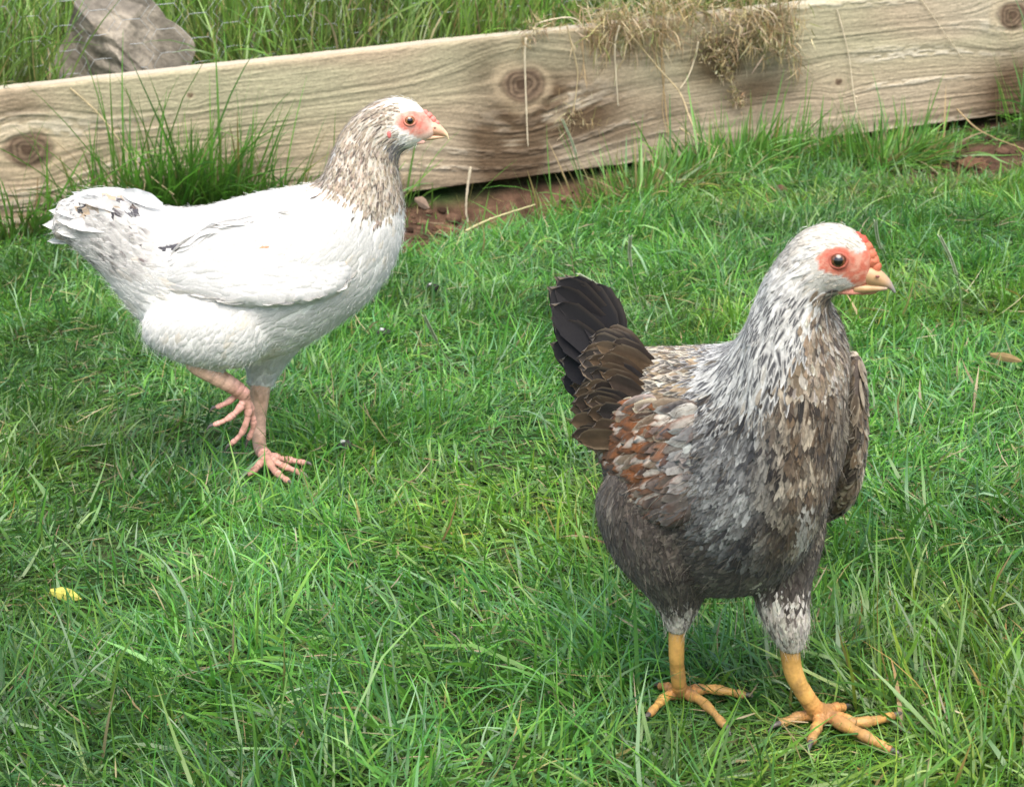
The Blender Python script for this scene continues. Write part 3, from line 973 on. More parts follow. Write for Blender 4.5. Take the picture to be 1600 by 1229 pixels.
# folded wing lying on the near flank and its twin on the far one
def wing_shape(B, rings):
    t = rings_loft(B, rings, 50, 26)
    return t
for side in (1, -1):
    wr = [(562, 398, 556, 424, 62, 0, 5, 2), (545, 364, 530, 452, 74, 0, 10, 15), (505, 342, 486, 468, 80, 0, 13, 23), (450, 334, 432, 474, 82, 0, 14, 26), (385, 342, 376, 474, 82, 0, 13, 24), (325, 358, 325, 466, 77, 0, 12, 14), (275, 392, 272, 456, 68, 0, 10, 5), (238, 432, 236, 448, 54, 0, 4, 2)]
    wr = [(a, b, c, d, w * side, h, q, t_ * side) for (a, b, c, d, w, h, q, t_) in wr]
    wl = rings_loft(WB, wr, 50, 26)
    wme = remesh('wing', [wl[:2]], .002, 4)
    def wing_spec(u, v, P, N_, r):
        n = len(u)
        s = spec_base(n, r)
        far_ = sst(470, 330, u)
        s['L'] = lerp(.020, .040, far_) * r.uniform(.85, 1.15, n)
        s['W'] = lerp(.014, .016, far_) * r.uniform(.85, 1.15, n)
        s['lift'] = np.full(n, .0016)
        s['h0'] = np.full(n, .0003)
        s['tuck'] = np.ones(n, bool); s['camber'] = np.full(n, .18)
        s['dev'] *= .6
        b0 = A3(.735, .72, .685) * (1 + r.normal(0, .025, (n, 1)))
        b0 = np.where((np.hypot(u - 418, v - 381) < 7)[:, None], A3(.70, .44, .28), b0)
        b0 = np.where((np.hypot((u - 540) / 11, (v - 408) / 9) < 1)[:, None], A3(.78, .66, .50), b0)
        mk = (np.hypot((u - 470) / 6, (v - 443) / 4) < 1) * 1.0
        mk = np.maximum(mk, ((r.uniform(0, 1, n) < .012) & (v < 370)) * .6)
        def colf(i, t, x):
            c = np.broadcast_to(b0[i], (NT, NX, 3)).copy() * (.96 + .05 * t)[:, None, None]
            m = np.exp(-(x / .6) ** 2)[None] * sst(.4, .7, t)[:, None] * mk[i]
            return c + (A3(.06, .055, .06) - c) * m[..., None]
        s['colf'] = colf
        return s
    ac = Acc()
    wv, _ = mesh_np(wme)
    T3 = tri_np(wme)
    ac.add(wv, [T3], A3(.80, .78, .74))
    V, F_, C_ = feathers(wme, wl[0], wl[2], 900, wing_spec, 53 + side); ac.add(V, F_, C_)
    # primaries: long quills along the lower edge, tips past the rump
    for q in range(5):
        b_ = WB.pt(400 - q * 4, 448 + q * 4 - 6, (92 - q) * side)
        t_ = WB.pt(248 - q * 5 + 10, 436 + q * 4 - 2, (66 + q * 2) * side)
        def qc(t, x):
            c = np.ones((len(t), len(x), 3)) * A3(.84, .82, .78)
            e = (sst(.45, .9, x)[None] * sst(.45, .8, t)[:, None] * (.8 if q < 2 else .15))[..., None]
            return lerp(c, A3(.16, .15, .15), e)
        V, F_, C_ = quill(b_, t_, A3(.1, 0, 1) , .017, .003, qc, seed=q); ac.add(V, F_, C_)
    link('wing', ac.mesh('wing'), M_FEATHER, hen)

# tail feathers: a loose bushy fan, paler at the tips
ac = Acc()
r = np.random.default_rng(57)
TIPS = [(64, 350, 8), (75, 375, -6), (76, 332, -16), (88, 364, 20), (92, 318, 14), (112, 300, -12), (128, 297, 20), (104, 371, -20), (120, 376, 12), (150, 300, -22), (84, 330, 26), (98, 345, -28), (140, 392, 24), (150, 398, -10), (168, 296, 8), (185, 300, 26), (168, 418, 30), (120, 310, 32), (100, 356, 34), (86, 345, 30)]
for q, (a, b, w) in enumerate(TIPS):
    bs = WB.pt(a + r.uniform(62, 88), 352 + (b - 345) * .55 - (a - 62) * .05, w * .9)
    tp = WB.pt(a, b, w)
    dk = .95 if q in (1, 4, 13) else r.uniform(.2, .7)
    buff = False
    def qc(t, x, q=q, dk=dk, buff=buff):
        n = fbm(np.stack(np.meshgrid(t * 5 + q * 3, x * 2, indexing='ij'), -1), 320 + q, 3)
        c = np.ones((len(t), len(x), 3)) * (A3(.74, .56, .36) if buff else A3(.80, .78, .745))
        m = sst(.48, .66, n) * sst(.25, .5, t)[:, None] * (1 - sst(.84, .94, t))[:, None] * dk
        return lerp(c, A3(.09, .085, .09), m[..., None])
    V, F_, C_ = quill(bs, tp, A3(.25, .25 * np.sign(w), 1) if q % 2 else A3(.3, .5, .7),   .010 + r.uniform(0, .006), .004 * r.normal(), qc, tipround=.95, seed=q)
    ac.add(V, F_, C_)
link('tail', ac.mesh('tail'), M_FEATHER, hen)

def beak(B, root, up, lo, w0, psi, wc, cu, cl_, tipc):
    """two mandibles lofted along their own profile lines; up/lo: (top u,v, bottom u,v, half width)"""
    o = None
    for nm, prof_, cc in (('beak', up, cu), ('lower_beak', lo, cl_)):
        rr = [(a, b, c, d, wc + (a - prof_[0][0]) * math.tan(math.radians(psi)), psi, q) for (a, b, c, d, q) in prof_]
        V, F, _, s = rings_loft(B, rr, 30, 18)
        n = fbm(V * 400, 330, 2)
        C = lerp(np.asarray(cu if nm == 'beak' else cl_), np.asarray(tipc), (sst(.45, .95, s) if nm == 'beak' else sst(.6, 1, s) * .5)[:, None]) * (.9 + .2 * n)[:, None]
        ac = Acc(); ac.add(V, F, C)
        if o is None:
            o = link('beak', ac.mesh('beak'), M_HORN, root)
        else:
            link('lower_beak', ac.mesh('lower_beak'), M_HORN, o)
    return o

bk = beak(WB, hen, [(672, 187, 668, 210, 10), (683, 192, 680, 211, 8.5), (692, 199, 690, 212, 6), (699, 208, 697, 214, 3.2), (702, 218, 700.5, 219, .8)],
          [(660, 209, 660, 220, 9), (676, 210, 675, 219, 7), (688, 211.5, 687, 216.5, 4.5), (695, 213, 694.5, 215, 1.6)], 10, 0, 0, A3(.64, .36, .23), A3(.60, .37, .23), A3(.74, .58, .34))
for side in (1, -1):
    V, F = blob(WB.pt(679, 200, 8 * side), A3(2.6, 1.2, 1.5) * K, None, 3, .1)
    ac = Acc(); ac.add(V, F, A3(.20, .07, .05))
    link('nostril', ac.mesh('nostril'), M_HORN, bk)
    ec = WB.pt(639.5, 188, 22.5 * side)
    gz = A3(.22, -side, .05)
    e = link('eye', eye_mesh(ec, 8.2 * K, gz, A3(.34, .15, .05)), M_EYE, hen)
    V, F = ring_tube(ec + gz / np.linalg.norm(gz) * 4.2 * K, gz, 7.6 * K, 1.6 * K, (1.12, .92))
    ac = Acc(); ac.add(V, F, A3(.60, .22, .15))
    link('eyelid', ac.mesh('eyelid'), M_SKIN, e)
    V, F = blob(WB.pt(608, 210, 31 * side), A3(3, 1.5, 6) * K, None, 5, .2)
    ac = Acc(); ac.add(V, F, A3(.60, .16, .14))
    link('earlobe', ac.mesh('earlobe'), M_SKIN, hen)
    V, F = blob(WB.pt(655, 222, 9 * side), A3(9, 2.5, 3.2) * K, None, 6, .2)
    ac = Acc(); ac.add(V, F, A3(.62, .36, .28))
    link('wattle', ac.mesh('wattle'), M_SKIN, hen)
ac = Acc()
for q, (a, b, rad) in enumerate([(664, 176, 4.5), (670, 181, 5.5), (676, 187, 5.5), (682, 193, 4.5)]):
    V, F = blob(WB.pt(a, b, 0), A3(rad, rad * .8, rad) * K, None, q, .25); ac.add(V, F, A3(.62, .20, .16))
link('comb', ac.mesh('comb'), M_SKIN, hen)

FLESH = A3(.70, .43, .30)
gz_ = .014
def toe(pts, dz=gz_):
    out = []
    for i, (a, b) in enumerate(pts):
        p = gnd(a, b); p = A3(p[0], p[1], float(height(p[0], p[1])) + dz * (1 - .25 * i))
        out.append(p)
    return out
ank = gnd(415, 742); ank = A3(ank[0], ank[1], ank[2] + .022)
sh = [WB.pt(408, 578, -52), WB.pt(406, 615, -52), WB.pt(404, 652, -50), lerp(WB.pt(403, 690, -46), ank, .25), ank]
bird_leg(WB, hen, sh, [17 * K, 16 * K, 13 * K, 11 * K, 11 * K], [toe([(440, 745), (472, 752)]), toe([(430, 754), (452, 766)]), toe([(445, 735), (478, 738)]), toe([(400, 752), (386, 756)])], 7.2 * K, FLESH, 61)
# lifted leg: hock behind under the thigh, shank folded forward and down, toes hanging
hk = WB.pt(306, 566, 62); fa = WB.pt(384, 618, 50)
bird_leg(WB, hen, [WB.pt(318, 556, 62), hk, WB.pt(336, 586, 60), WB.pt(364, 603, 55), fa], [17 * K, 17 * K, 15 * K, 13 * K, 11 * K],
         [[WB.pt(388, 645, 50), WB.pt(378, 676, 50), WB.pt(360, 694, 48)], [WB.pt(374, 638, 58), WB.pt(356, 654, 62), WB.pt(334, 664, 64)], [WB.pt(392, 640, 40), WB.pt(396, 664, 36), WB.pt(388, 686, 34)], [WB.pt(372, 616, 50), WB.pt(356, 628, 50), WB.pt(338, 636, 50)]], 6.6 * K, FLESH, 62)

# ------------------------------------------------------------------ speckled hen, body turned about 50 degrees towards the camera
SB = Bird(1.245, 1.365 / FPX)
K = SB.k
hen = link('speckled_hen', None, label='grey and brown speckled hen with black tail striding over the lawn on yellow legs', cat='hen')
hen.location = gnd(1190, 1135)
bpy.context.view_layer.update()
PSI = 50
CS, SN = math.cos(math.radians(PSI)), math.sin(math.radians(PSI))
U0 = 1140

def fv(f, v, l=0.0):
    """a point of the trunk: f px forward, l px to the hen's right, at image height v"""
    return SB.pt(U0 + f * CS - l * SN, v, f * SN + l * CS)

def tr(ft, vt, fb, vb, hw, l=0, psi=PSI):
    return (U0 + ft * CS - l * SN, vt, U0 + fb * CS - l * SN, vb, (ft + fb) / 2 * SN + l * CS, psi, hw)

S_R = [tr(-318, 548, -300, 600, 12), tr(-285, 543, -268, 655, 36), tr(-240, 546, -240, 742, 68), tr(-175, 545, -180, 850, 106), tr(-90, 543, -85, 912, 134), tr(0, 538, 25, 928, 128, 3),
       tr(62, 520, 130, 905, 108, 9), tr(98, 482, 215, 822, 84, 15), tr(112, 452, 244, 715, 78, 12),
       (1212, 428, 1302, 600, 138, 46, 76), (1216, 408, 1289, 528, 146, 38, 58), (1228, 388, 1288, 486, 150, 28, 48), (1250, 364, 1296, 464, 152, 20, 46),
       (1283, 350, 1308, 460, 156, 16, 41), (1318, 352, 1324, 457, 160, 15, 33), (1346, 368, 1340, 455, 164, 15, 23), (1364, 388, 1356, 452, 168, 15, 15)]
torso = rings_loft(SB, S_R, 130, 44)

def vloft(rings, n=36, nu=24):
    """vertical limb: (center point, radius along heading px, radius across px)"""
    c = catmull([q[0] for q in rings], n)
    ra = catmull(np.array([[q[1], q[2]] for q in rings], float), n) * K
    hd, rt = A3(CS, -SN, 0), A3(-SN, -CS, 0)
    t = np.arange(nu) / nu * 2 * math.pi
    R = c[:, None] + hd * (np.cos(t)[None, :, None] * ra[:, :1, None]) + rt * (np.sin(t)[None, :, None] * ra[:, 1:, None])
    fl = np.gradient(R, axis=0); fl /= np.linalg.norm(fl, axis=2, keepdims=True) + 1e-9
    V = np.concatenate([R.reshape(-1, 3), [c[0], c[-1]]])
    j = np.arange(nu); m = n * nu
    F = [grid_faces(n, nu, True), np.stack([np.full(nu, m), (j + 1) % nu, j], -1), np.stack([np.full(nu, m + 1), m - nu + j, m - nu + (j + 1) % nu], -1)]
    return V, F, np.concatenate([fl.reshape(-1, 3), fl[0, :1], fl[-1, :1]]), np.concatenate([np.repeat(np.linspace(0, 1, n), nu), [0, 1]])

# right thigh (left in the picture) and left thigh (swung forward)
def lp(u, v, w): return SB.pt(u, v, w)
WR_, WL_ = -14, 60
rth = vloft([(lp(1010, 740, 0), 60, 46), (lp(1012, 800, 0), 92, 62), (lp(1030, 870, -4), 86, 60), (lp(1050, 918, -10), 52, 44), (lp(1058, 945, WR_), 34, 30), (lp(1058, 968, WR_), 21, 19), (lp(1058, 984, WR_), 13, 13)])
lth = vloft([(lp(1225, 790, 30), 70, 50), (lp(1226, 850, 44), 58, 48), (lp(1222, 900, 54), 44, 42), (lp(1222, 940, WL_), 39, 38), (lp(1230, 975, WL_ + 2), 32, 31), (lp(1234, 1000, WL_ + 2), 21, 21), (lp(1236, 1014, WL_ + 2), 14, 14)])
def far_ring(f, vt, vb, l, th):
    return (U0 + f * CS + l * SN, vt, U0 + f * CS + l * SN, vb, f * SN - l * CS, PSI, th)
# shoulder and flank that carry the far wing
lobe = rings_loft(SB, [far_ring(-150, 640, 740, 70, 20), far_ring(-60, 590, 790, 88, 38), far_ring(40, 575, 805, 94, 42), far_ring(120, 565, 785, 86, 40), far_ring(168, 575, 735, 72, 32), far_ring(190, 610, 680, 62, 14)], 40, 26)
body = remesh('body', [t[:2] for t in (torso, rth, lth, lobe)], .0019, 9)
V, N_ = mesh_np(body)
u, v = proj(V)
FACE = [(1276, 402), (1292, 388), (1316, 384), (1340, 396), (1352, 392), (1358, 372), (1370, 372), (1388, 418), (1378, 440), (1354, 456), (1316, 461), (1306, 457), (1336, 447), (1318, 432), (1292, 427), (1278, 420)]
HACK = [(1180, 330), (1300, 330), (1290, 385), (1262, 398), (1262, 430), (1282, 470), (1262, 515), (1236, 560), (1206, 600), (1175, 640), (1130, 628), (1085, 600), (1120, 540), (1160, 480)]
CROWN = [(1205, 420), (1215, 330), (1420, 330), (1358, 372), (1350, 392), (1335, 393), (1290, 384), (1262, 398), (1240, 420)]
def spk_face(u, v):
    m = in_poly(u, v, FACE) * 1.0
    return np.maximum(m, (np.hypot((u - 1309) / 26, (v - 408) / 19) < 1) * 1.0)
nzv = fbm(V * 330, 410, 3)
skin = lerp(A3(.50, .25, .17), A3(.42, .11, .065), sst(.35, .65, nzv)[..., None])
skin = lerp(skin, A3(.34, .06, .035), (sst(1.5, 1.0, np.hypot((u - 1309) / 17, (v - 406) / 14)) * .6)[..., None])
skin = lerp(skin, A3(.68, .45, .32), (sst(1325, 1300, u) * sst(432, 450, v))[..., None])
under = lerp(A3(.20, .17, .14), A3(.10, .09, .08), sst(.4, .6, fbm(V * 60, 411, 3))[:, None])
under = lerp(under, A3(.44, .42, .37), np.maximum(in_poly(u, v, HACK) * 1.0, ((v < 462) & (u > 1195)) * 1.0)[:, None])
set_col(body, lerp(under, skin, spk_face(u, v)[..., None]))
link('body', body, M_SKIN, hen)

SADDLE = [(940, 500), (1140, 510), (1120, 545), (1100, 600), (1085, 650), (1010, 645), (975, 600), (950, 570)]
LOWER = [(900, 720), (1000, 740), (1075, 790), (1130, 870), (1200, 880), (1320, 800), (1320, 960), (1150, 935), (1010, 930), (900, 830)]
def spk_spec(u, v, P, N_, r):
    n = len(u)
    s = spec_base(n, r)
    a, b = u + r.normal(0, 9, n), v + r.normal(0, 9, n)
    crown = in_poly(u + r.normal(0, 4, n), v + r.normal(0, 4, n), CROWN)
    hack = in_poly(a, b, HACK) & ~crown
    saddle = in_poly(a, b, SADDLE)
    low = in_poly(a, b, LOWER)
    throat = (b < 600) & ~hack & ~crown & (u > 1240) & (v > 452)
    crown = crown | ((v < 470) & (u > 1195) & ~hack & ~throat)
    leg_ = v > np.where(u > 1190, 905, np.where(u > 1102, 1000, 928)) + r.normal(0, 8, n)
    back = (a < 1085) & ~saddle & ~low & (v < 760)
    face = spk_face(u, v) > .5
    headz = (v < 470) & (u > 1200)
    s['ok'] = ~face & ~((u > 1352) & (v < 470)) & np.where(hack, r.uniform(0, 1, n) < lerp(.95, .52, sst(400, 520, v)), np.where(crown | throat | leg_, True, np.where(saddle, r.uniform(0, 1, n) < .42, r.uniform(0, 1, n) < .85)))
    dface = np.hypot((u - 1318) / 60, (v - 420) / 45)
    L, W = r.uniform(.012, .022, n), r.uniform(.0036, .0065, n)
    hl = sst(360, 600, v)
    L = np.where(hack, lerp(.009, .028, hl) * r.uniform(.85, 1.15, n), L); W = np.where(hack, lerp(.0022, .0072, hl) * r.uniform(.85, 1.2, n), W)
    L = np.where(throat, lerp(.006, .015, hl), L); W = np.where(throat, lerp(.0022, .006, hl), W)
    L = np.where(crown, np.clip(.0042 + .004 * (dface - .8), .0036, .010), L); W = np.where(crown, r.uniform(.0012, .0022, n), W)
    L = np.where(saddle, r.uniform(.020, .030, n), L); W = np.where(saddle, r.uniform(.0055, .0085, n), W)
    L = np.where(leg_, r.uniform(.010, .018, n), L); W = np.where(leg_, r.uniform(.003, .006, n), W)
    L = np.where(low & ~leg_, r.uniform(.018, .030, n), L); W = np.where(low & ~leg_, r.uniform(.006, .010, n), W)
    s['L'], s['W'] = L, W
    s['lift'] = np.where(crown, .0005, np.where(hack | throat, .0012, .0013))
    s['h0'] = np.where(crown, .0002, .0006)
    s['point'] = np.where(hack | crown, .65, np.where(saddle, .5, .15))
    # colours: base, mark (middle of the vane), edge
    UV = np.stack([u, v], -1)
    big = fbm(UV / 42, 420, 3)
    # clusters: slate and silver on the near breast, brown, black and cream towards the far side
    el = np.stack([u / 11.0, v / 17.0], -1)
    f1, f2 = fbm(el, 423, 3) + r.normal(0, .045, n), fbm(el * .8 + 31, 424, 3) + r.normal(0, .045, n)
    near = sst(1250, 1170, u + 40 * (big - .5)) * sst(590, 640, v)
    cd = lerp(A3(.034, .027, .022), A3(.060, .060, .064), near[:, None])
    cm = lerp(A3(.165, .115, .072), A3(.215, .21, .20), near[:, None])
    cl = lerp(A3(.50, .42, .31), A3(.46, .45, .42), near[:, None])
    base = lerp(cd, cm, sst(.34, .56, f1)[:, None])
    base = lerp(base, cl, (sst(.46, .68, f2) * lerp(.9, .75, near))[:, None])
    base = base * (1 + r.normal(0, .08, (n, 1)))
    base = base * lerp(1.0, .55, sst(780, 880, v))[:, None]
    mark = pick([(3, (.035, .032, .032)), (2, (.06, .045, .035))], n, r, .1, .02)
    edge = base * 1.12 + .006
    mk = r.uniform(.2, .9, n) * (r.uniform(0, 1, n) < .5)
    w_ = A3(.68, .665, .615) * (1 + r.normal(0, .06, (n, 1)))
    base = np.where(hack[:, None], lerp(w_, A3(.50, .48, .44) * np.ones((n, 1)), r.uniform(0, .8, (n, 1))), base)
    edge = np.where(hack[:, None], w_ * 1.1, edge)
    mark = np.where(hack[:, None], A3(.022, .023, .030), mark)
    mk = np.where(hack, np.where(v < 450, .45 * (r.uniform(0, 1, n) < .6), .98 * (r.uniform(0, 1, n) < .74)), mk)
    base = np.where(crown[:, None], lerp(A3(.58, .535, .45), A3(.42, .40, .365), (sst(1280, 1225, u)[:, None] * r.uniform(.4, 1, (n, 1)))), base)
    edge = np.where(crown[:, None], base, edge)
    mk = np.where(crown, .6 * (r.uniform(0, 1, n) < .65 * sst(1310, 1245, u)), mk)
    tb = pick([(3, (.40, .33, .25)), (2, (.24, .18, .12)), (2, (.55, .50, .42)), (1, (.10, .08, .065))], n, r, .12, .02)
    base = np.where(throat[:, None], tb, base); edge = np.where(throat[:, None], tb * 1.3, edge)
    mk = np.where(throat, mk * .6, mk)
    sb_ = pick([(4, (.60, .53, .41)), (2, (.44, .33, .20)), (1.5, (.66, .60, .50))], n, r, .1, .02)
    base = np.where(saddle[:, None], sb_, base); edge = np.where(saddle[:, None], sb_ * 1.25, edge)
    mk = np.where(saddle, .95 * (r.uniform(0, 1, n) < .62), mk)
    bb = pick([(2, (.25, .155, .08)), (2, (.15, .095, .055)), (1.5, (.42, .34, .24)), (1.5, (.09, .07, .055))], n, r, .12, .02)
    base = np.where(back[:, None], bb, base); edge = np.where(back[:, None], bb * 1.5, edge)
    dg = pick([(3, (.070, .058, .048)), (2, (.105, .088, .072)), (1, (.17, .145, .115))], n, r, .12, .02)
    base = np.where((low & ~leg_)[:, None], dg, base); edge = np.where((low & ~leg_)[:, None], dg * 1.3, edge)
    mk = np.where(low, mk * .5, mk)
    lb = pick([(4, (.62, .57, .49)), (2, (.50, .45, .37)), (.7, (.20, .17, .14))], n, r, .1, .02)
    lb = lerp(lb, dg, sst(955, 928, v + r.normal(0, 10, n))[:, None] * (u < 1130)[:, None])
    base = np.where(leg_[:, None], lb, base); edge = np.where(leg_[:, None], lb * 1.1, edge)
    mk = np.where(leg_, .5 * (r.uniform(0, 1, n) < .22), mk)
    wf = (np.hypot((u - 1262) / 13, (v - 800) / 36) < 1)
    base = np.where(wf[:, None], A3(.60, .56, .49), base); edge = np.where(wf[:, None], A3(.66, .62, .55), edge); mk = np.where(wf, 0, mk)
    tone = lerp(.70, 1.2, sst(.30, .70, fbm(UV / 30, 422, 3)))[:, None]
    tone = lerp(tone, tone * .7, sst(1270, 1292, u)[:, None] * sst(560, 600, v)[:, None])  # far side past the breast crease darkened: shade painted into the feather colour
    body_ = (~hack & ~crown & ~leg_)[:, None]
    base = np.where(body_, base * tone, base); edge = np.where(body_, edge * tone, edge)
    barred = (r.uniform(0, 1, n) < .65) & ~hack & ~crown & ~leg_
    ph = r.uniform(0, 6, n)
    def colf(i, t, x):
        c = np.broadcast_to(base[i], (NT, NX, 3)).copy()
        e = sst(.45, .95, np.abs(x))[None] * np.ones((NT, 1))
        e = np.maximum(e, sst(.82, 1, t)[:, None])
        c = c + (edge[i] - c) * (e * .8)[..., None]
        m = np.exp(-(x / .60) ** 4)[None] * (sst(.30, .50, t) * (1 - sst(.88, 1.0, t) * .8))[:, None] * mk[i]
        if barred[i]:
            m = np.maximum(m, (sst(.2, .7, np.sin(t * 9 + ph[i]))[:, None] * np.ones((1, NX)) * (t[:, None] > .3)) * mk[i] * .9)
        return np.clip(c + (mark[i] - c) * m[..., None], .008, .8)
    s['colf'] = colf
    return s
fp, fd = flow_of([torso, rth, lth, lobe])
ac = Acc()
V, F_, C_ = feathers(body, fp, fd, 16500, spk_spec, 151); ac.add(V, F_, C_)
def spk_fil(u, v, P, r):
    n = len(u)
    hack = in_poly(u, v, HACK) | in_poly(u, v, CROWN)
    ok = ~(spk_face(u, v) > .5) & ~((u > 1345) & (v < 470))
    L = np.where((u > 1200) & (v < 470), .004, .009) * r.uniform(.6, 1.3, n)
    col = pick([(3, (.17, .14, .105)), (3, (.06, .052, .045)), (2, (.36, .31, .24))], n, r, .1, .02)
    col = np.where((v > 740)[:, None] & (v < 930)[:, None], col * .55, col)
    col = np.where(hack[:, None], A3(.70, .68, .62) * np.ones((n, 1)), col)
    col = np.where((v > 940)[:, None], A3(.52, .47, .40) * np.ones((n, 1)), col)
    ok &= ~(hack & (r.uniform(0, 1, n) < .7))
    return L, col, ok, np.full(n, .15)
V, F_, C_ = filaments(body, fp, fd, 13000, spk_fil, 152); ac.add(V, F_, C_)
link('plumage', ac.mesh('plumage'), M_FEATHER_MOTTLED, hen)

# wings
for side in (1, -1):
    def wring(f, vt, vb, l, th, tl):
        return (U0 + f * CS - side * l * SN, vt, U0 + f * CS - side * l * SN, vb, f * SN + side * l * CS, PSI, th, tl * side)
    fw = 0 if side > 0 else 74
    if side > 0:
        wr = [wring(88, 670, 730, 84, 4, 3), wring(62, 636, 790, 102, 10, 10), wring(25, 622, 818, 117, 14, 14), wring(-30, 622, 810, 125, 16, 14), wring(-90, 622, 780, 123, 15, 12), wring(-150, 626, 735, 111, 13, 8), wring(-195, 636, 704, 96, 9, 5), wring(-225, 652, 682, 82, 4, 2)]
    else:
        wr = [wring(188, 575, 640, 100, 10, 0), wring(172, 552, 730, 116, 20, 2), wring(130, 556, 790, 130, 24, 4), wring(40, 580, 815, 136, 22, 8), wring(-50, 600, 795, 130, 18, 10), wring(-140, 620, 745, 113, 14, 8), wring(-195, 634, 704, 96, 9, 5), wring(-225, 650, 682, 82, 4, 2)]
    wl = rings_loft(SB, wr[::-1], 56, 26)
    wme = remesh('wing', [wl[:2]], .0018, 4)
    cen = np.mean(wl[0], 0)
    rtv = A3(-SN, -CS, 0) * side
    def wing_spec(u, v, P, N_, r):
        n = len(u)
        s = spec_base(n, r)
        f = ((P - fv(0, 700, 0)) @ A3(CS, -SN, 0)) / K       # px forward along the bird
        g = sst(150, -200, f)
        s['ok'] = (N_ @ rtv) > -.35
        s['point'] = np.full(n, .30); s['camber'] = np.full(n, .07)
        s['L'] = lerp(.022, .040, g) * r.uniform(.7, 1.2, n)
        s['W'] = lerp(.0095, .0150, g) * r.uniform(.7, 1.25, n)
        s['dev'] *= 1.1
        s['lift'] = np.full(n, .0028)
        UVp = np.stack([f, P[:, 2] / K], -1)
        nn = fbm(UVp / 26, 430, 3)
        front = sst(5, 62, f + r.normal(0, 14, n))
        wn_ = fbm(UVp / 20, 432, 2) + r.normal(0, .05, n)
        kind = np.where(wn_ < .42, 1, np.where(wn_ < .50, 2, np.where(wn_ < .60, 0, 3)))
        cen_ = np.array([(.66, .60, .50), (.060, .042, .030), (.17, .12, .075), (.27, .095, .030)])[kind] * (1 + r.normal(0, .12, (n, 1)))
        edg_ = np.array([(.25, .088, .028), (.22, .085, .030), (.30, .24, .165), (.12, .055, .026)])[kind] * (1 + r.normal(0, .15, (n, 1)))
        fr_ = pick([(3, (.20, .195, .185)), (2, (.34, .33, .305)), (1.6, (.075, .072, .072))], n, r, .12, .02)
        fe_ = fr_ * 1.35
        if side < 0:
            fr_ = pick([(3, (.17, .125, .085)), (2.4, (.36, .29, .20)), (2, (.055, .045, .038)), (1.6, (.55, .48, .37))], n, r, .12, .02)
            fe_ = fr_ * 1.4
        hi = (r.uniform(0, 1, n) < sst(655, 612, v) * (side > 0))
        cen_ = np.where(hi[:, None], pick([(2, (.10, .085, .07)), (1, (.24, .18, .12))], n, r), cen_)
        edg_ = np.where(hi[:, None], pick([(2, (.44, .37, .27)), (1, (.30, .22, .13))], n, r), edg_)
        c0 = lerp(cen_, fr_, front[:, None])
        ec = lerp(edg_, fe_, front[:, None])
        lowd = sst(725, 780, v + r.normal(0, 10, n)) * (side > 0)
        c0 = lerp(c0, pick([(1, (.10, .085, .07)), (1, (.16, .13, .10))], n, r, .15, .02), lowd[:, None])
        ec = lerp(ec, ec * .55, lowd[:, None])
        dk = pick([(2, (.045, .036, .032)), (1.4, (.10, .05, .028))], n, r)
        mk = r.uniform(.2, .8, n) * (r.uniform(0, 1, n) < .6) * np.where(kind == 0, .35, 1)
        bar = r.uniform(0, 1, n) < .6
        ph = r.uniform(0, 6, n)
        def colf(i, t, x):
            c = np.broadcast_to(c0[i], (NT, NX, 3)).copy()
            e = np.maximum(sst(.35, .85, np.abs(x))[None] * np.ones((NT, 1)), sst(.72, .98, t)[:, None]) * .95
            c = c + (ec[i] - c) * e[..., None]
            m = (sst(.1, .7, np.sin(t * 8 + ph[i]))[:, None] * np.ones((1, NX))) if bar[i] else np.exp(-(x / .55) ** 2)[None] * sst(.3, .6, t)[:, None]
            m = m * mk[i] * (1 - sst(.88, 1, t))[:, None]
            return np.clip(c + (dk[i] - c) * m[..., None], .008, .9)
        s['colf'] = colf
        return s
    ac = Acc()
    wv, _ = mesh_np(wme)
    ac.add(wv, [tri_np(wme)], A3(.13, .10, .08))
    bvw = BVHTree.FromPolygons([tuple(p) for p in wv], [tuple(t) for t in tri_np(wme)])
    rg = np.random.default_rng(180 + side)
    GP_, GN_ = [], []
    for jv in range(24):                                    # rows of coverts, laid like tiles from the lower edge up
        for jf in range(22):
            o_ = fv(-240 + jf * 19 + (jv % 2) * 9 + rg.normal(0, 3.5), 590 + jv * 10.5 + rg.normal(0, 2.5), side * 260)
            hit = bvw.ray_cast(Vector(o_), Vector(-rtv))
            if hit[0] is not None:
                GP_.append(np.array(hit[0])); GN_.append(np.array(hit[1]))
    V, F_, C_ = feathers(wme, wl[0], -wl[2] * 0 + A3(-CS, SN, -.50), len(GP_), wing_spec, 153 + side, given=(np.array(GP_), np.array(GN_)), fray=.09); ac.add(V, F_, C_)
    def wing_fil(u, v, P, r):
        n = len(u)
        col = pick([(3, (.14, .10, .065)), (3, (.06, .048, .038)), (2, (.19, .08, .035)), (1.2, (.50, .44, .35))], n, r, .1, .02)
        return r.uniform(.006, .014, n), col, np.ones(n, bool), np.full(n, .12)
    V, F_, C_ = filaments(wme, wl[0], -wl[2] * 0 + A3(-CS, SN, -.50), 1800, wing_fil, 190 + side); ac.add(V, F_, C_)
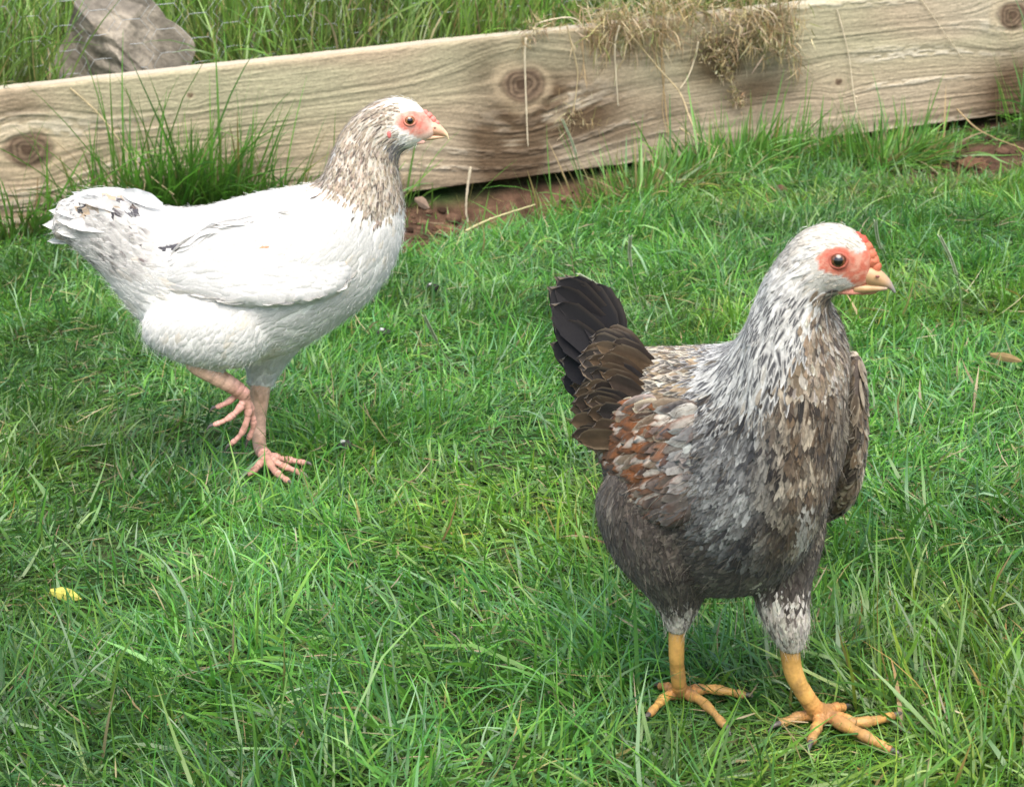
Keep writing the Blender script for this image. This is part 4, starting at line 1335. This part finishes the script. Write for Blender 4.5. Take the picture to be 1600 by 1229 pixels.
    if side < 0:                                            # the far wing shows its leading edge: small mottled coverts all over it
        def edge_spec(u, v, P, N_, r):
            n = len(u)
            s = spec_base(n, r)
            s['L'], s['W'] = r.uniform(.012, .022, n), r.uniform(.005, .009, n)
            s['point'] = np.full(n, .2)
            f1 = fbm(np.stack([P[:, 0], P[:, 1], P[:, 2]], -1) / K / 14, 470, 3) + r.normal(0, .06, n)
            b = lerp(A3(.055, .043, .034), A3(.21, .145, .085), sst(.38, .50, f1)[:, None])
            b = lerp(b, A3(.52, .44, .32), sst(.53, .62, f1)[:, None]) * (1 + r.normal(0, .12, (n, 1)))
            mk = r.uniform(.2, .9, n) * (r.uniform(0, 1, n) < .6)
            ph = r.uniform(0, 6, n)
            def colf(i, t, x):
                c = np.broadcast_to(b[i], (NT, NX, 3)).copy()
                m = (sst(.1, .7, np.sin(t * 8 + ph[i]))[:, None] * np.ones((1, NX))) * mk[i]
                c = c + (A3(.05, .04, .032) - c) * m[..., None]
                e = np.maximum(sst(.6, 1, np.abs(x))[None] * np.ones((NT, 1)), sst(.84, 1, t)[:, None]) * .5
                return c + (A3(.40, .33, .24) - c) * e[..., None]
            s['colf'] = colf
            return s
        V, F_, C_ = feathers(wme, wl[0], -wl[2] * 0 + A3(-CS * .6, SN * .6, -.8), 2600, edge_spec, 191); ac.add(V, F_, C_)
    rq = np.random.default_rng(160 + side)
    for q in range(7):
        b_ = fv(10 - q * 12, 785 - q * 9, side * (136 - q * 1))
        t_ = fv(-165 - q * 9, 748 - q * 13, side * (112 - q * 3))
        cc = [A3(.16, .10, .06), A3(.30, .17, .085), A3(.10, .08, .065)][q % 3]
        def qc(t, x, cc=cc, q=q):
            c = np.ones((len(t), len(x), 3)) * cc
            m = sst(.35, .7, vn(np.stack(np.meshgrid(t * 9 + q * 5, x * 2, indexing='ij'), -1), 440))
            c = lerp(c, cc * .4, m[..., None] * .8)
            return lerp(c, A3(.42, .34, .24), (sst(.72, .95, np.abs(x))[None] * np.ones((len(t), 1)))[..., None] * .7)
        V, F_, C_ = quill(b_, t_, A3(0, 0, 1), .0145, .002 * side, qc, seed=q); ac.add(V, F_, C_)
    link('wing', ac.mesh('wing'), M_FEATHER_MOTTLED, hen)

# tail: dark main feathers fanned upright, brown coverts over their bases
ac = Acc()
r = np.random.default_rng(170)
TT_ = [(884, 434), (908, 441), (868, 436), (926, 458), (856, 452), (851, 478), (872, 444), (856, 510), (862, 540), (868, 566), (880, 596), (896, 618), (862, 500), (890, 440)]
for q, (a, b) in enumerate(TT_):
    k = np.clip((b - 434) / 190.0, 0, 1)
    side = 1 if q % 2 else -1
    bs = SB.pt(968 - 14 * k + 6 * (a > 900), 545 + 78 * k, -214 + side * (10 + 10 * k))
    tp = SB.pt(a, b, -318 + 40 * k + side * (10 + 14 * k))
    def qc(t, x, q=q):
        n = fbm(np.stack(np.meshgrid(t * 3 + q * 3, x * 1.5, indexing='ij'), -1), 450, 3)
        c = lerp(A3(.014, .0135, .016), A3(.026, .023, .022), n[..., None])
        e = sst(.70, 1.0, x)[None] * sst(.1, .4, t)[:, None]
        c = lerp(c, A3(.10, .072, .05), (e * .6)[..., None])
        return lerp(c, A3(.24, .19, .13), (sst(.955, 1, t)[:, None] * np.ones((1, len(x))) * .8)[..., None])
    V, F_, C_ = quill(bs, tp, A3(.9, -.35, .75 if k < .5 else 1.4), .030 - .008 * k, .004 * side, qc, tipround=.75, seed=q); ac.add(V, F_, C_)
for q in range(30):
    k = r.uniform(0, 1)
    side = 1 if r.uniform() < .62 else -1
    bs = SB.pt(lerp(1008, 985, k) + r.uniform(-12, 12), lerp(545, 640, k), -170 + side * r.uniform(16, 44))
    tp = SB.pt(lerp(925, 905, k) + r.uniform(-22, 18), lerp(515, 655, k) + r.uniform(-8, 8), -255 + side * r.uniform(16, 40))
    cc = [A3(.085, .062, .045), A3(.13, .085, .05), A3(.065, .052, .043)][q % 3]
    def qc(t, x, cc=cc, q=q):
        n = fbm(np.stack(np.meshgrid(t * 3 + q * 3, x * 1.5, indexing='ij'), -1), 455, 3)
        c = np.ones((len(t), len(x), 3)) * cc * (.6 + .8 * n)[..., None]
        e = sst(.72, 1.0, np.abs(x))[None] * sst(.2, .5, t)[:, None]
        return lerp(c, A3(.38, .28, .18), (e * .7)[..., None])
    V, F_, C_ = quill(bs, tp, A3(.4, -.1, 1), .018 + .006 * r.uniform(), .003 * side, qc, tipround=.7, seed=q); ac.add(V, F_, C_)
_bb = BVHTree.FromObject(bpy.data.objects[[o.name for o in hen.children if o.name.startswith('body')][0]], bpy.context.evaluated_depsgraph_get())
_inv = bpy.data.objects[[o.name for o in hen.children if o.name.startswith('body')][0]].matrix_world.inverted()
for q in range(44):                                         # brown coverts running from the saddle and flank on to the tail
    k = ((q * 7) % 44) / 43.0
    bu, bv_ = lerp(1012, 968, k) + r.uniform(-22, 14), lerp(556, 690, k) + r.uniform(-8, 8)
    d_ = ray(bu, bv_)
    hit = _bb.ray_cast(Vector(CP), Vector(d_ / np.linalg.norm(d_)))
    if hit[0] is None:
        continue
    bs = np.array(hit[0]) + A3(0, -.002, 0)
    w0 = (SB.Y0 - bs[1]) / K
    tp = SB.pt(bu - r.uniform(58, 84), bv_ - lerp(16, -4, k) + r.uniform(-8, 8), w0 - r.uniform(36, 58))
    cc = [A3(.075, .052, .036), A3(.125, .080, .045), A3(.052, .042, .035), A3(.16, .105, .058)][q % 4] * lerp(1, .65, k)
    def qc(t, x, cc=cc, q=q):
        n = fbm(np.stack(np.meshgrid(t * 4 + q * 3, x * 1.5, indexing='ij'), -1), 457, 3)
        c = np.ones((len(t), len(x), 3)) * cc * (.5 + 1.0 * n)[..., None]
        e = sst(.75, 1.0, np.abs(x))[None] * sst(.2, .5, t)[:, None]
        return lerp(c, A3(.36, .26, .16), (e * .6)[..., None])
    V, F_, C_ = quill(bs, tp, A3(.35, -.35, 1), .013 + .005 * r.uniform(), .002, qc, tipround=.8, seed=q); ac.add(V, F_, C_)
for q in range(8):                                          # soft fluff under the tail
    bs = SB.pt(958, 664 + q * 4, -205 + (q - 3) * 9)
    tp = SB.pt(898 + q * 3, 652 + q * 6, -235 + (q - 3) * 9)
    V, F_, C_ = quill(bs, tp, A3(.2, 0, 1), .020, .002, lambda t, x: np.ones((len(t), len(x), 3)) * A3(.075, .066, .06), tipround=.8, seed=q); ac.add(V, F_, C_)
link('tail', ac.mesh('tail'), M_FEATHER, hen)

bk = beak(SB, hen, [(1352, 408, 1346, 444, 17), (1368, 416, 1362, 447, 15), (1382, 427, 1377, 449, 10.5), (1393, 440, 1390, 452, 5.5), (1400, 456, 1397.5, 458.5, 1.2)],
          [(1336, 438, 1335, 458, 14), (1354, 441, 1352, 457, 11.5), (1372, 444, 1370, 455.5, 7.5), (1387, 448, 1386, 453.5, 3)], 15, 15, 164, A3(.42, .26, .13), A3(.46, .29, .14), A3(.20, .19, .18))
cp_ = math.radians(15)
def hp(u, v, l):
    """a point l px to the right of the head's own middle plane"""
    um = u + l * math.sin(cp_)
    return SB.pt(u, v, 158 + (um - 1318) * math.tan(cp_) + l * math.cos(cp_))
for side in (1, -1):
    off = 0 if side > 0 else 20
    V, F = blob(hp(1371 + off * .5, 432, 13 * side), A3(3.2, 1.5, 1.8) * K, None, 3, .1)
    ac = Acc(); ac.add(V, F, A3(.16, .05, .035))
    link('nostril', ac.mesh('nostril'), M_HORN, bk)
    ec = hp(1309 + off, 406, 31 * side)
    gz = A3(math.sin(cp_) * -side * 1.0 + .18, -side * math.cos(cp_), .06)
    e = link('eye', eye_mesh(ec, 11.6 * K, gz, A3(.15, .060, .024)), M_EYE, hen)
    gn = gz / np.linalg.norm(gz)
    V, F = ring_tube(ec + gn * 5.4 * K, gz, 10.8 * K, 2.4 * K, (1.14, .92))
    ac = Acc(); ac.add(V, F, A3(.34, .09, .055))
    link('eyelid', ac.mesh('eyelid'), M_SKIN, e)
    V, F = blob(hp(1262 + off, 432, 44 * side), A3(6, 3, 12) * K, None, 5, .2)
    ac = Acc(); ac.add(V, F, A3(.62, .26, .19))
    link('earlobe', ac.mesh('earlobe'), M_SKIN, hen)
    V, F = blob(hp(1326 + off, 455, 12 * side), A3(22, 4, 5) * K, None, 6, .2)
    ac = Acc(); ac.add(V, F, A3(.62, .26, .18))
    link('wattle', ac.mesh('wattle'), M_SKIN, hen)
    # tuft of pale feathers over the ear
    V, F = blob(hp(1262 + off, 409, 42 * side), A3(13, 5, 9) * K, None, 8, .25)
    ac = Acc(); ac.add(V, F, A3(.66, .63, .57))
    link('ear_tuft', ac.mesh('ear_tuft'), M_FEATHER, hen)
ac = Acc()
for q, (a, b, rad) in enumerate([(1330, 368, 6), (1338, 372, 9), (1345, 379, 11), (1351, 388, 11.5), (1356, 398, 11.5), (1362, 408, 10.5), (1368, 417, 8)]):
    V, F = blob(hp(a, b, 0), A3(rad, rad * .9, rad) * K, None, q, .25); ac.add(V, F, A3(.42, .07, .04) if q < 3 else A3(.46, .13, .065))
link('comb', ac.mesh('comb'), M_SKIN, hen)

YEL = A3(.56, .31, .085)
a1 = gnd(1064, 1104); a1 = A3(a1[0], a1[1], a1[2] + .012)
bird_leg(SB, hen, [lp(1058, 965, WR_), lp(1057, 1025, WR_ - 6), lerp(lp(1060, 1068, -30), a1, .35), a1], [14 * K, 12.5 * K, 12.5 * K, 16 * K],
         [toe([(1040, 1120), (1014, 1140)], .010), toe([(1096, 1128), (1132, 1160)], .010), toe([(1110, 1108), (1164, 1112)], .010), toe([(1046, 1106), (1030, 1098)], .010)], 10.5 * K, YEL, 63)
a2 = gnd(1284, 1140); a2 = A3(a2[0], a2[1], a2[2] + .013)
bird_leg(SB, hen, [lp(1232, 985, WL_), lp(1240, 1050, WL_), lerp(lp(1262, 1095, WL_), a2, .3), a2], [18 * K, 15 * K, 14 * K, 17 * K],
         [toe([(1252, 1148), (1218, 1158)], .010), toe([(1276, 1160), (1266, 1184)], .010), toe([(1340, 1166), (1392, 1182)], .010), toe([(1340, 1150), (1396, 1136)], .010), toe([(1302, 1132), (1318, 1126)], .010)], 11.5 * K, YEL, 64)

# ================================================================== SMALL THINGS
# ------------------------------------------------------------------ rock on the bank
def rock():
    out = [(72, 150), (82, 100), (104, 60), (122, 18), (140, -22), (176, -52), (205, -34), (228, -8), (262, 30), (303, 64), (306, 80), (294, 106), (284, 150), (180, 170)]
    cu, cv = 190, 70
    Yc = TA[1] + TE[1] * .25 + .19
    an = np.array([math.atan2(-(b - cv), a - cu) for a, b in out]); rd = np.array([math.hypot(a - cu, b - cv) for a, b in out])
    o_ = np.argsort(an); an, rd = an[o_], rd[o_]
    an = np.concatenate([an - 2 * math.pi, an, an + 2 * math.pi]); rd = np.tile(rd, 3)
    nu, nv = 260, 130
    th = np.arange(nu) / nu * 2 * math.pi - math.pi
    rho = np.concatenate([np.linspace(0, 1, 90), np.linspace(.985, 0, 40)])     # front sheet out to the edge, back sheet in again
    PH, TH_ = np.meshgrid(np.linspace(0, math.pi, nv), th, indexing='ij')
    rad = np.interp(TH_, an, rd)
    k = at(cu + 1, cv, Yc)[0] - at(cu, cv, Yc)[0]
    c = at(cu, cv, Yc)
    X_, Z_ = rad * rho[:, None] * np.cos(TH_) * k, rad * rho[:, None] * np.sin(TH_) * k
    wob = .010 * (fbm(np.stack([X_, Z_], -1) * 18, 510, 3) - .5)
    faces_ = [.060 + .20 * X_ - .22 * Z_ + wob, .066 - .95 * X_ - .30 * Z_, .072 - .25 * X_ - .85 * Z_ - wob, .064 + .75 * X_ + .25 * Z_, .080 + .05 * X_ + .55 * Z_]
    fr = np.min(faces_, 0)
    Y_ = np.where(np.arange(nv)[:, None] < 90, -np.maximum(fr, .004), .05 * (1 - rho[:, None] ** 2) + .006)
    D = np.stack([X_, Y_, Z_], -1)
    lay = D @ A3(.55, .35, .75)                             # tilted beds of the stone
    q = lay * 95 + 2.6 * fbm(D * 14, 500, 3)
    step = vn(np.stack([q, D[..., 0] * 6], -1), 501)
    D = D * (1 + .035 * (fbm(D * 22, 502, 4) - .5))[..., None]
    D = D + A3(0, -1, .2) * ((step - .5) * .011 + (fbm(D * 60, 503, 4) - .5) * .007)[..., None] * np.clip(np.cos(PH), 0, 1)[..., None]
    P = D + c
    n1 = fbm(D * 30 + lay[..., None] * 20, 504, 4)
    col = lerp(A3(.165, .150, .125), A3(.275, .250, .210), sst(.35, .65, n1)[..., None])
    col = lerp(col, A3(.115, .105, .092), sst(.5, .7, fbm(D * 12, 505, 3))[..., None] * .75)
    vein = sst(.80, .92, vn(np.stack([lay * 85 + 2.4 * fbm(D * 11, 506, 3), D[..., 0] * 4], -1), 507))
    col = lerp(col, A3(.34, .29, .23), (vein * .6)[..., None])
    col = lerp(col, A3(.25, .20, .14), (sst(.58, .75, fbm(D * 18, 508, 3)) * .35)[..., None])
    col = col * A3(1.0, .95, .87)
    col = col * (.70 + .60 * fbm(D * 150, 509, 3))[..., None]
    me = np_mesh('rock', P.reshape(-1, 3), [grid_faces(nv, nu, True)], np.clip(col, .01, 1).reshape(-1, 3))
    link('rock', me, M_ROCK, label='grey-brown layered pointed rock standing in the grass behind the timber', cat='rock')
rock()

# ------------------------------------------------------------------ wire netting in the long grass
def netting():
    ac = Acc()
    w, h = .052, .042                                       # hexagons with level twisted sides
    r = np.random.default_rng(600)
    def P(s, z):
        d = TT + .085 + .012 * math.sin(s * 4.1) + .01 * math.sin(s * 9 + 1)
        return TA + TE * (s + .004 * math.sin(z * 40)) + A3(0, 0, TH - .05 + z) - TN * d
    cols, rows = 46, 9
    segs = set()
    for i in range(cols):
        for j in range(rows):
            x0 = -.6 + i * w * .82 * 1.35
            z0 = j * h + (h / 2 if i % 2 else 0)
            a, b = w * .28, w * .36
            pts = [(x0 - a, z0 + h / 2), (x0 + a, z0 + h / 2), (x0 + a + b * .83, z0), (x0 + a, z0 - h / 2), (x0 - a, z0 - h / 2), (x0 - a - b * .83, z0)]
            for q in range(6):
                u_, v_ = pts[q], pts[(q + 1) % 6]
                key = tuple(sorted([(round(u_[0], 3), round(u_[1], 3)), (round(v_[0], 3), round(v_[1], 3))]))
                segs.add(key)
    for (a, b) in sorted(segs):
        lev = abs(a[1] - b[1]) < 1e-3
        pa, pb = P(*a), P(*b)
        V, F = tube([pa, (pa + pb) / 2 + r.normal(0, .0008, 3), pb], [.0005 if lev else .00028] * 3, 4, n=3)
        ac.add(V, F, A3(.36, .38, .38))
    link('wire_netting', ac.mesh('wire_netting'), M_WIRE, label='thin galvanised chicken wire standing in the long grass behind the timber', cat='wire netting')
netting()

# ------------------------------------------------------------------ dry grass hanging over the timber
DRY = [(4, (.47, .375, .20)), (3, (.36, .265, .125)), (3, (.60, .51, .33)), (1, (.17, .11, .05)), (1.2, (.22, .25, .07))]
def dry_clump(spots, label, seed, off=(.004, .045), cat='dry grass', Lr=(.02, .06), W=(.0007, .0017), grp=None, name='dry_grass_clump'):
    r = np.random.default_rng(seed)
    ac = Acc()
    for (u, v, su, sv, n, hang) in spots:
        a, b = u + r.normal(0, su, n), v + r.normal(0, sv, n)
        o = r.uniform(*off, n)
        P = np.array([on_timber(a[i], b[i], o[i]) for i in range(n)])
        cc = pick(DRY, n, r, .2)
        lean = np.where(r.uniform(0, 1, n) < hang, r.normal(2.3, .5, n), r.normal(1.2, .6, n))
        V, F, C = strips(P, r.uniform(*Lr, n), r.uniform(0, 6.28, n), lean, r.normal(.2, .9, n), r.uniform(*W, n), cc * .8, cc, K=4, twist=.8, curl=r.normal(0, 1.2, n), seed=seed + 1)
        # keep it out of the wood
        d = (V - TA) @ TN
        hh = (V - TA) @ TU
        bad = (d < .002) & (hh < TH + .002) & (d > -TT)
        V = V + TN * (np.where(bad, .003 - d, 0))[:, None]
        ac.add(V, F, C)
    link(name, ac.mesh(name), M_STRAW, label=label, cat=cat, group=grp)
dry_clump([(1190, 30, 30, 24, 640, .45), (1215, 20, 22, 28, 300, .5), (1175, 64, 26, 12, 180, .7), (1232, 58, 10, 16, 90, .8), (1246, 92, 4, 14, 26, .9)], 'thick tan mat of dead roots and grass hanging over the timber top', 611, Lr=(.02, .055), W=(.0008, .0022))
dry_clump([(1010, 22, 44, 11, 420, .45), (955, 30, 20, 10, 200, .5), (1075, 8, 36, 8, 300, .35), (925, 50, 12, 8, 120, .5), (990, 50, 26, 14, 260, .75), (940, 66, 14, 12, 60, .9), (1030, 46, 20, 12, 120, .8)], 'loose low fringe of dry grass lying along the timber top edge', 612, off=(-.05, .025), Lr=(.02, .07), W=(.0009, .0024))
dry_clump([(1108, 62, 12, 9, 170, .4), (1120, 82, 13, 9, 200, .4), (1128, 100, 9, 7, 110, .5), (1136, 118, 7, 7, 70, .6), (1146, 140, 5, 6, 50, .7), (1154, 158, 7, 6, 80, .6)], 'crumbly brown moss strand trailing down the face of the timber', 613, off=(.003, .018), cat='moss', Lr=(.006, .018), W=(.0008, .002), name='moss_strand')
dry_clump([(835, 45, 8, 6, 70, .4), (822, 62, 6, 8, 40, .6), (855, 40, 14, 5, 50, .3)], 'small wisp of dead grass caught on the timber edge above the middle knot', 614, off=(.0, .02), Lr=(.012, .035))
dry_clump([(905, 190, 18, 6, 60, .5), (890, 168, 14, 12, 60, .7)], 'tangle of brown root fibres clinging to the stained face of the timber', 615, off=(.002, .010), Lr=(.012, .035), W=(.0005, .0011), name='root_fibre_tangle')

def stalk(pts, rad, label, col, seed, ground=False, name='straw_stalk', grp='dead straw stalks at the timber', off=None, knots=True, leaf=0):
    """a dry hollow stem: pts are (u, v, metres off the timber's face or off the ground)"""
    r = np.random.default_rng(seed)
    P = []
    for (u, v, o) in pts:
        if ground:
            p = gnd(u, v); P.append(A3(p[0], p[1], p[2] + o))
        else:
            P.append(on_timber(u, v, o))
    rad = rad * 1.15
    V, F = tube(P, np.linspace(rad, rad * .55, len(P)), 7, n=len(P) * 9)
    V = V + (fbm(V * 300, 620 + seed, 2)[:, None] - .5) * rad * .8
    C = np.asarray(col) * (.75 + .5 * fbm(V * 120, 621, 2))[:, None]
    ac = Acc(); ac.add(V, F, C)
    if leaf:
        n = leaf
        k = r.integers(1, len(P), n)
        B_ = np.array([P[i - 1] + (P[i] - P[i - 1]) * r.uniform() for i in k])
        cc = np.tile(np.asarray(col), (n, 1)) * r.uniform(.7, 1.1, (n, 1))
        V, F, C = strips(B_, r.uniform(.02, .05, n), r.uniform(3.4, 6.0, n), r.normal(2.1, .5, n), r.normal(.3, .6, n), r.uniform(.0008, .002, n), cc, cc, K=4, twist=.8, seed=seed)
        ac.add(V, F, C)
    link(name, ac.mesh(name), M_STRAW, label=label, cat='straw stalk', group=grp)
STR, PALE, TAN = A3(.50, .40, .23), A3(.66, .57, .40), A3(.42, .30, .15)
stalk([(822, 60, .02), (820, 92, .016), (822, 160, .012), (825, 229, .010)], .0018, 'straight pale straw hanging down across the middle knot of the timber', PALE, 1)
stalk([(886, 40, .02), (893, 70, .014), (902, 110, .008), (900, 148, .006), (894, 182, .005)], .0013, 'thin curved straw hanging just right of the middle knot', STR, 2, leaf=3)
stalk([(968, 40, .02), (961, 70, .014), (962, 110, .010), (966, 166, .008)], .0016, 'short pale straw hanging straight below the dry grass fringe', PALE, 3)
stalk([(975, 44, .02), (1000, 72, .02), (1030, 108, .02), (1062, 145, .03), (1078, 185, .06), (1094, 214, .11), (1140, 244, .18), (1204, 276, .25)], .0015, 'longest straw stalk, slanting down the timber and out over the lawn', STR, 4, leaf=4)
stalk([(1040, -20, .02), (1036, 40, .012), (1034, 100, .008), (1040, 165, .010), (1047, 215, .02), (1062, 248, .04)], .0015, 'upright straw hanging the full height of the timber beside the long slanting stalk', TAN, 5, leaf=4)
stalk([(1091, 66, .012), (1086, 90, .008), (1076, 118, .008), (1063, 138, .009)], .0015, 'short slanting straw hanging left of the brown moss strand', PALE, 6)
stalk([(1308, 16, .004), (1318, 52, .005), (1327, 92, .006), (1333, 140, .010), (1340, 180, .02), (1350, 215, .03), (1356, 252, .05)], .0011, 'thin bent straw hanging alone on the clean right part of the timber', PALE, 7, leaf=4)
stalk([(1434, -8, .004), (1458, 26, .005), (1480, 58, .005), (1504, 90, .004)], .0009, 'hair-thin straw lying slantwise on the timber near the right knot', PALE, 8)
stalk([(830, 54, .012), (840, 38, .010), (866, 30, .012), (892, 28, .014), (908, 38, .012), (900, 50, .01)], .0013, 'straw bent into an arch on the timber top edge', PALE, 9)
stalk([(110, 138, .004), (148, 172, .01), (176, 205, .02), (200, 238, .03), (236, 276, .05), (272, 304, .07)], .0012, 'thin broken straw slanting through the tall grass tuft at the left', STR, 10, leaf=5)
stalk([(735, 262, .10), (731, 290, .10), (728, 322, .10), (731, 348, .10)], .0024, 'pale upright dry twig standing in front of the soil gap', PALE * .9, 11, leaf=1)
stalk([(728, 396, .035), (770, 386, .045), (836, 369, .05)], .0019, 'pale straw lying flat on the lawn between the two hens', A3(.44, .40, .20), 12, ground=True)
stalk([(1492, 222, .06), (1530, 240, .04), (1600, 262, .03)], .0014, 'brown straw lying on the bare soil at the right edge', TAN, 13, ground=True)

stalk([(1028, 60, .015), (1038, 110, .012), (1035, 170, .015), (1044, 215, .03)], .0008, 'thin dark straw running beside the upright straw on the timber', TAN, 14, leaf=3)
stalk([(905, 62, .015), (912, 96, .010), (905, 128, .008)], .0008, 'very short thin straw under the dry grass fringe near the middle knot', TAN, 15, leaf=3)
stalk([(1062, 200, .06), (1110, 232, .13), (1160, 262, .19), (1196, 284, .22)], .0010, 'thin straw running out over the lawn beside the longest stalk', STR, 16, leaf=3)
stalk([(1240, 70, .010), (1252, 92, .012), (1247, 122, .010)], .0009, 'short dry twig hanging from the right end of the dry mat', TAN, 17, leaf=3)

# ------------------------------------------------------------------ flowering grass stems in the lawn
def seed_stem(pts, label, seed, col=A3(.30, .40, .20)):
    r = np.random.default_rng(seed)
    b = gnd(*pts[-1])
    P = [at(u, v, b[1] - .012 * i) for i, (u, v) in enumerate(pts[::-1])]
    P[0] = b
    Pc = catmull(P, 40)
    V, F = tube(P, np.linspace(.0010, .0006, len(P)), 6, n=40)
    ac = Acc(); ac.add(V, F, col * .8)
    for i in range(20, 40):
        for sgn in (1, -1):
            d = Pc[min(i + 1, 39)] - Pc[i - 1]; d /= np.linalg.norm(d)
            c = Pc[i] + A3(sgn * .0013, 0, 0) + d * .002
            V, F = tube([c - d * .002, c, c + d * .0042 + A3(sgn * .0008, 0, 0)], [.0004, .0010, .0002], 5, n=6)
            ac.add(V, F, lerp(col, A3(.62, .62, .48), r.uniform(.2, 1)))
    link('grass_seed_head', ac.mesh('grass_seed_head'), M_GRASS, label=label, cat='grass stem', group='flowering grass stems')
seed_stem([(985, 372), (984, 400), (992, 440), (1010, 500)], 'upright pale flowering grass stem behind the black tail', 701)
seed_stem([(908, 430), (938, 448), (970, 480), (1006, 530)], 'flowering grass stem arching left towards the black tail', 702)
seed_stem([(664, 496), (676, 520), (690, 546), (708, 575)], 'pale flowering grass stem leaning left between the hens', 703)
seed_stem([(1368, 348), (1372, 375), (1384, 410), (1396, 470)], 'flowering grass stem just beyond the speckled hen\'s beak', 704, A3(.24, .36, .16))
seed_stem([(1470, 372), (1488, 410), (1500, 455), (1504, 510)], 'flowering grass stem standing alone right of the speckled hen\'s head', 705)
seed_stem([(880, 190), (895, 225), (905, 262), (912, 300)], 'tall thin flowering grass stem in front of the dark stain on the timber', 706)

# ------------------------------------------------------------------ clods, droppings, fallen leaves
def clod(u, v, rpx, label, seed, col=A3(.13, .072, .042)):
    c = gnd(u, v)
    k = c[1] / FPX * 1.02
    z = float(height(c[0], c[1]))
    V, F = blob(A3(c[0], c[1], z + rpx * k * .35), A3(1.25, 1.0, .75) * rpx * k, None, seed, .55, 3.4, 44, 30)
    ac = Acc(); ac.add(V, F, col * (.6 + .8 * fbm(V * 130, 720 + seed, 3))[:, None])
    link('soil_clod', ac.mesh('soil_clod'), M_SOIL, label=label, cat='soil clod', group='clods of bare earth by the timber')
clod(782, 314, 26, 'largest reddish brown soil clod in the gap below the middle knot', 1)
clod(698, 322, 17, 'brown soil clod nearest the white hen\'s breast', 2)
clod(872, 292, 19, 'rounded soil clod right of the largest clod under the timber', 3)
clod(1520, 226, 19, 'rough soil clod in the bare patch at the right end of the timber', 4)
clod(1452, 272, 13, 'soil clod at the foot of the bushy rounded grass tuft', 5)
clod(648, 372, 15, 'small soil clod on the worn patch in front of the white hen', 6, A3(.10, .055, .032))

def leaf(u0, v0, u1, v1, W, col, label, seed, dz=.03, name='fallen_leaf', cat='leaf', wide=None):
    a, b = gnd(u0, v0), gnd(u1, v1)
    a, b = a + A3(0, 0, dz), b + A3(0, 0, dz * .8)
    def qc(t, x):
        n = fbm(np.stack(np.meshgrid(t * 6, x * 3, indexing='ij'), -1) + seed, 730, 3)
        c = np.ones((len(t), len(x), 3)) * np.asarray(col) * (.75 + .5 * n)[..., None]
        return lerp(c, np.asarray(col) * 1.35, np.exp(-(x / .1) ** 2)[None, :, None] * .6)
    V, F, C = quill(a, b, wide if wide is not None else A3(0, .5, .75), W, .006, qc, nt=22, nx=13, tipround=1.4, seed=seed)
    ac = Acc(); ac.add(V, np.array(F), np.clip(C, 0, 1))
    link(name, ac.mesh(name), M_LEAF, label=label, cat=cat)
leaf(80, 956, 136, 966, .011, A3(.55, .50, .10), 'bright yellow fallen leaf lying in the lawn at the lower left', 1, .020)
leaf(1545, 580, 1600, 590, .010, A3(.28, .19, .08), 'curled brown dead leaf in the grass at the right edge', 2, .020)
leaf(648, 322, 676, 336, .018, A3(.36, .25, .18), 'dry pinkish brown leaf by the soil gap under the timber', 3, .012)

def dropping(u, v, label, seed):
    c = gnd(u, v)
    c = A3(c[0], c[1], c[2] + .016)
    ac = Acc()
    V, F = blob(c, A3(.009, .007, .005), None, seed, .35, 2.5); ac.add(V, F, A3(.045, .042, .038) * (.7 + .6 * fbm(V * 400, 740, 2))[:, None])
    o = link('dropping', ac.mesh('dropping'), M_SOIL, label=label, cat='dropping', group='hen droppings on the lawn')
    ac = Acc()
    V, F = blob(c + A3(-.002, -.005, .005), A3(.003, .0026, .002), None, seed + 5, .3, 2.5); ac.add(V, F, A3(.42, .42, .40))
    link('white_cap', ac.mesh('white_cap'), M_SOIL, o)
dropping(600, 538, 'dark hen dropping with a white tip right of the white hen\'s belly', 1)
dropping(540, 717, 'dark hen dropping right of the white hen\'s standing foot', 2)
dropping(676, 466, 'small hen dropping with a white tip nearest the middle of the lawn', 3)

def loose_soil():
    r = np.random.default_rng(760)
    ac = Acc()
    cn = 0
    while cn < 420:
        c0, sa, sb, dep = HOLLOWS[r.integers(0, len(HOLLOWS))]
        a, b = r.normal(0, sa * .6), r.normal(0, sb * .6)
        x, y = c0[0] + TE[0] * a + TN[0] * b, c0[1] + TE[1] * a + TN[1] * b
        if (x - TA[0]) * TN[0] + (y - TA[1]) * TN[1] < .004:
            continue
        q = r.gamma(3, .0016)
        V, F = blob(A3(x, y, float(height(x, y)) + q * .3), A3(1.2, 1, .8) * q, None, cn, .4, 2.6, 9, 7)
        ac.add(V, F, A3(.085, .050, .032) * r.uniform(.4, 1.6))
        cn += 1
    link('loose_soil', ac.mesh('loose_soil'), M_SOIL, kind='stuff')
loose_soil()
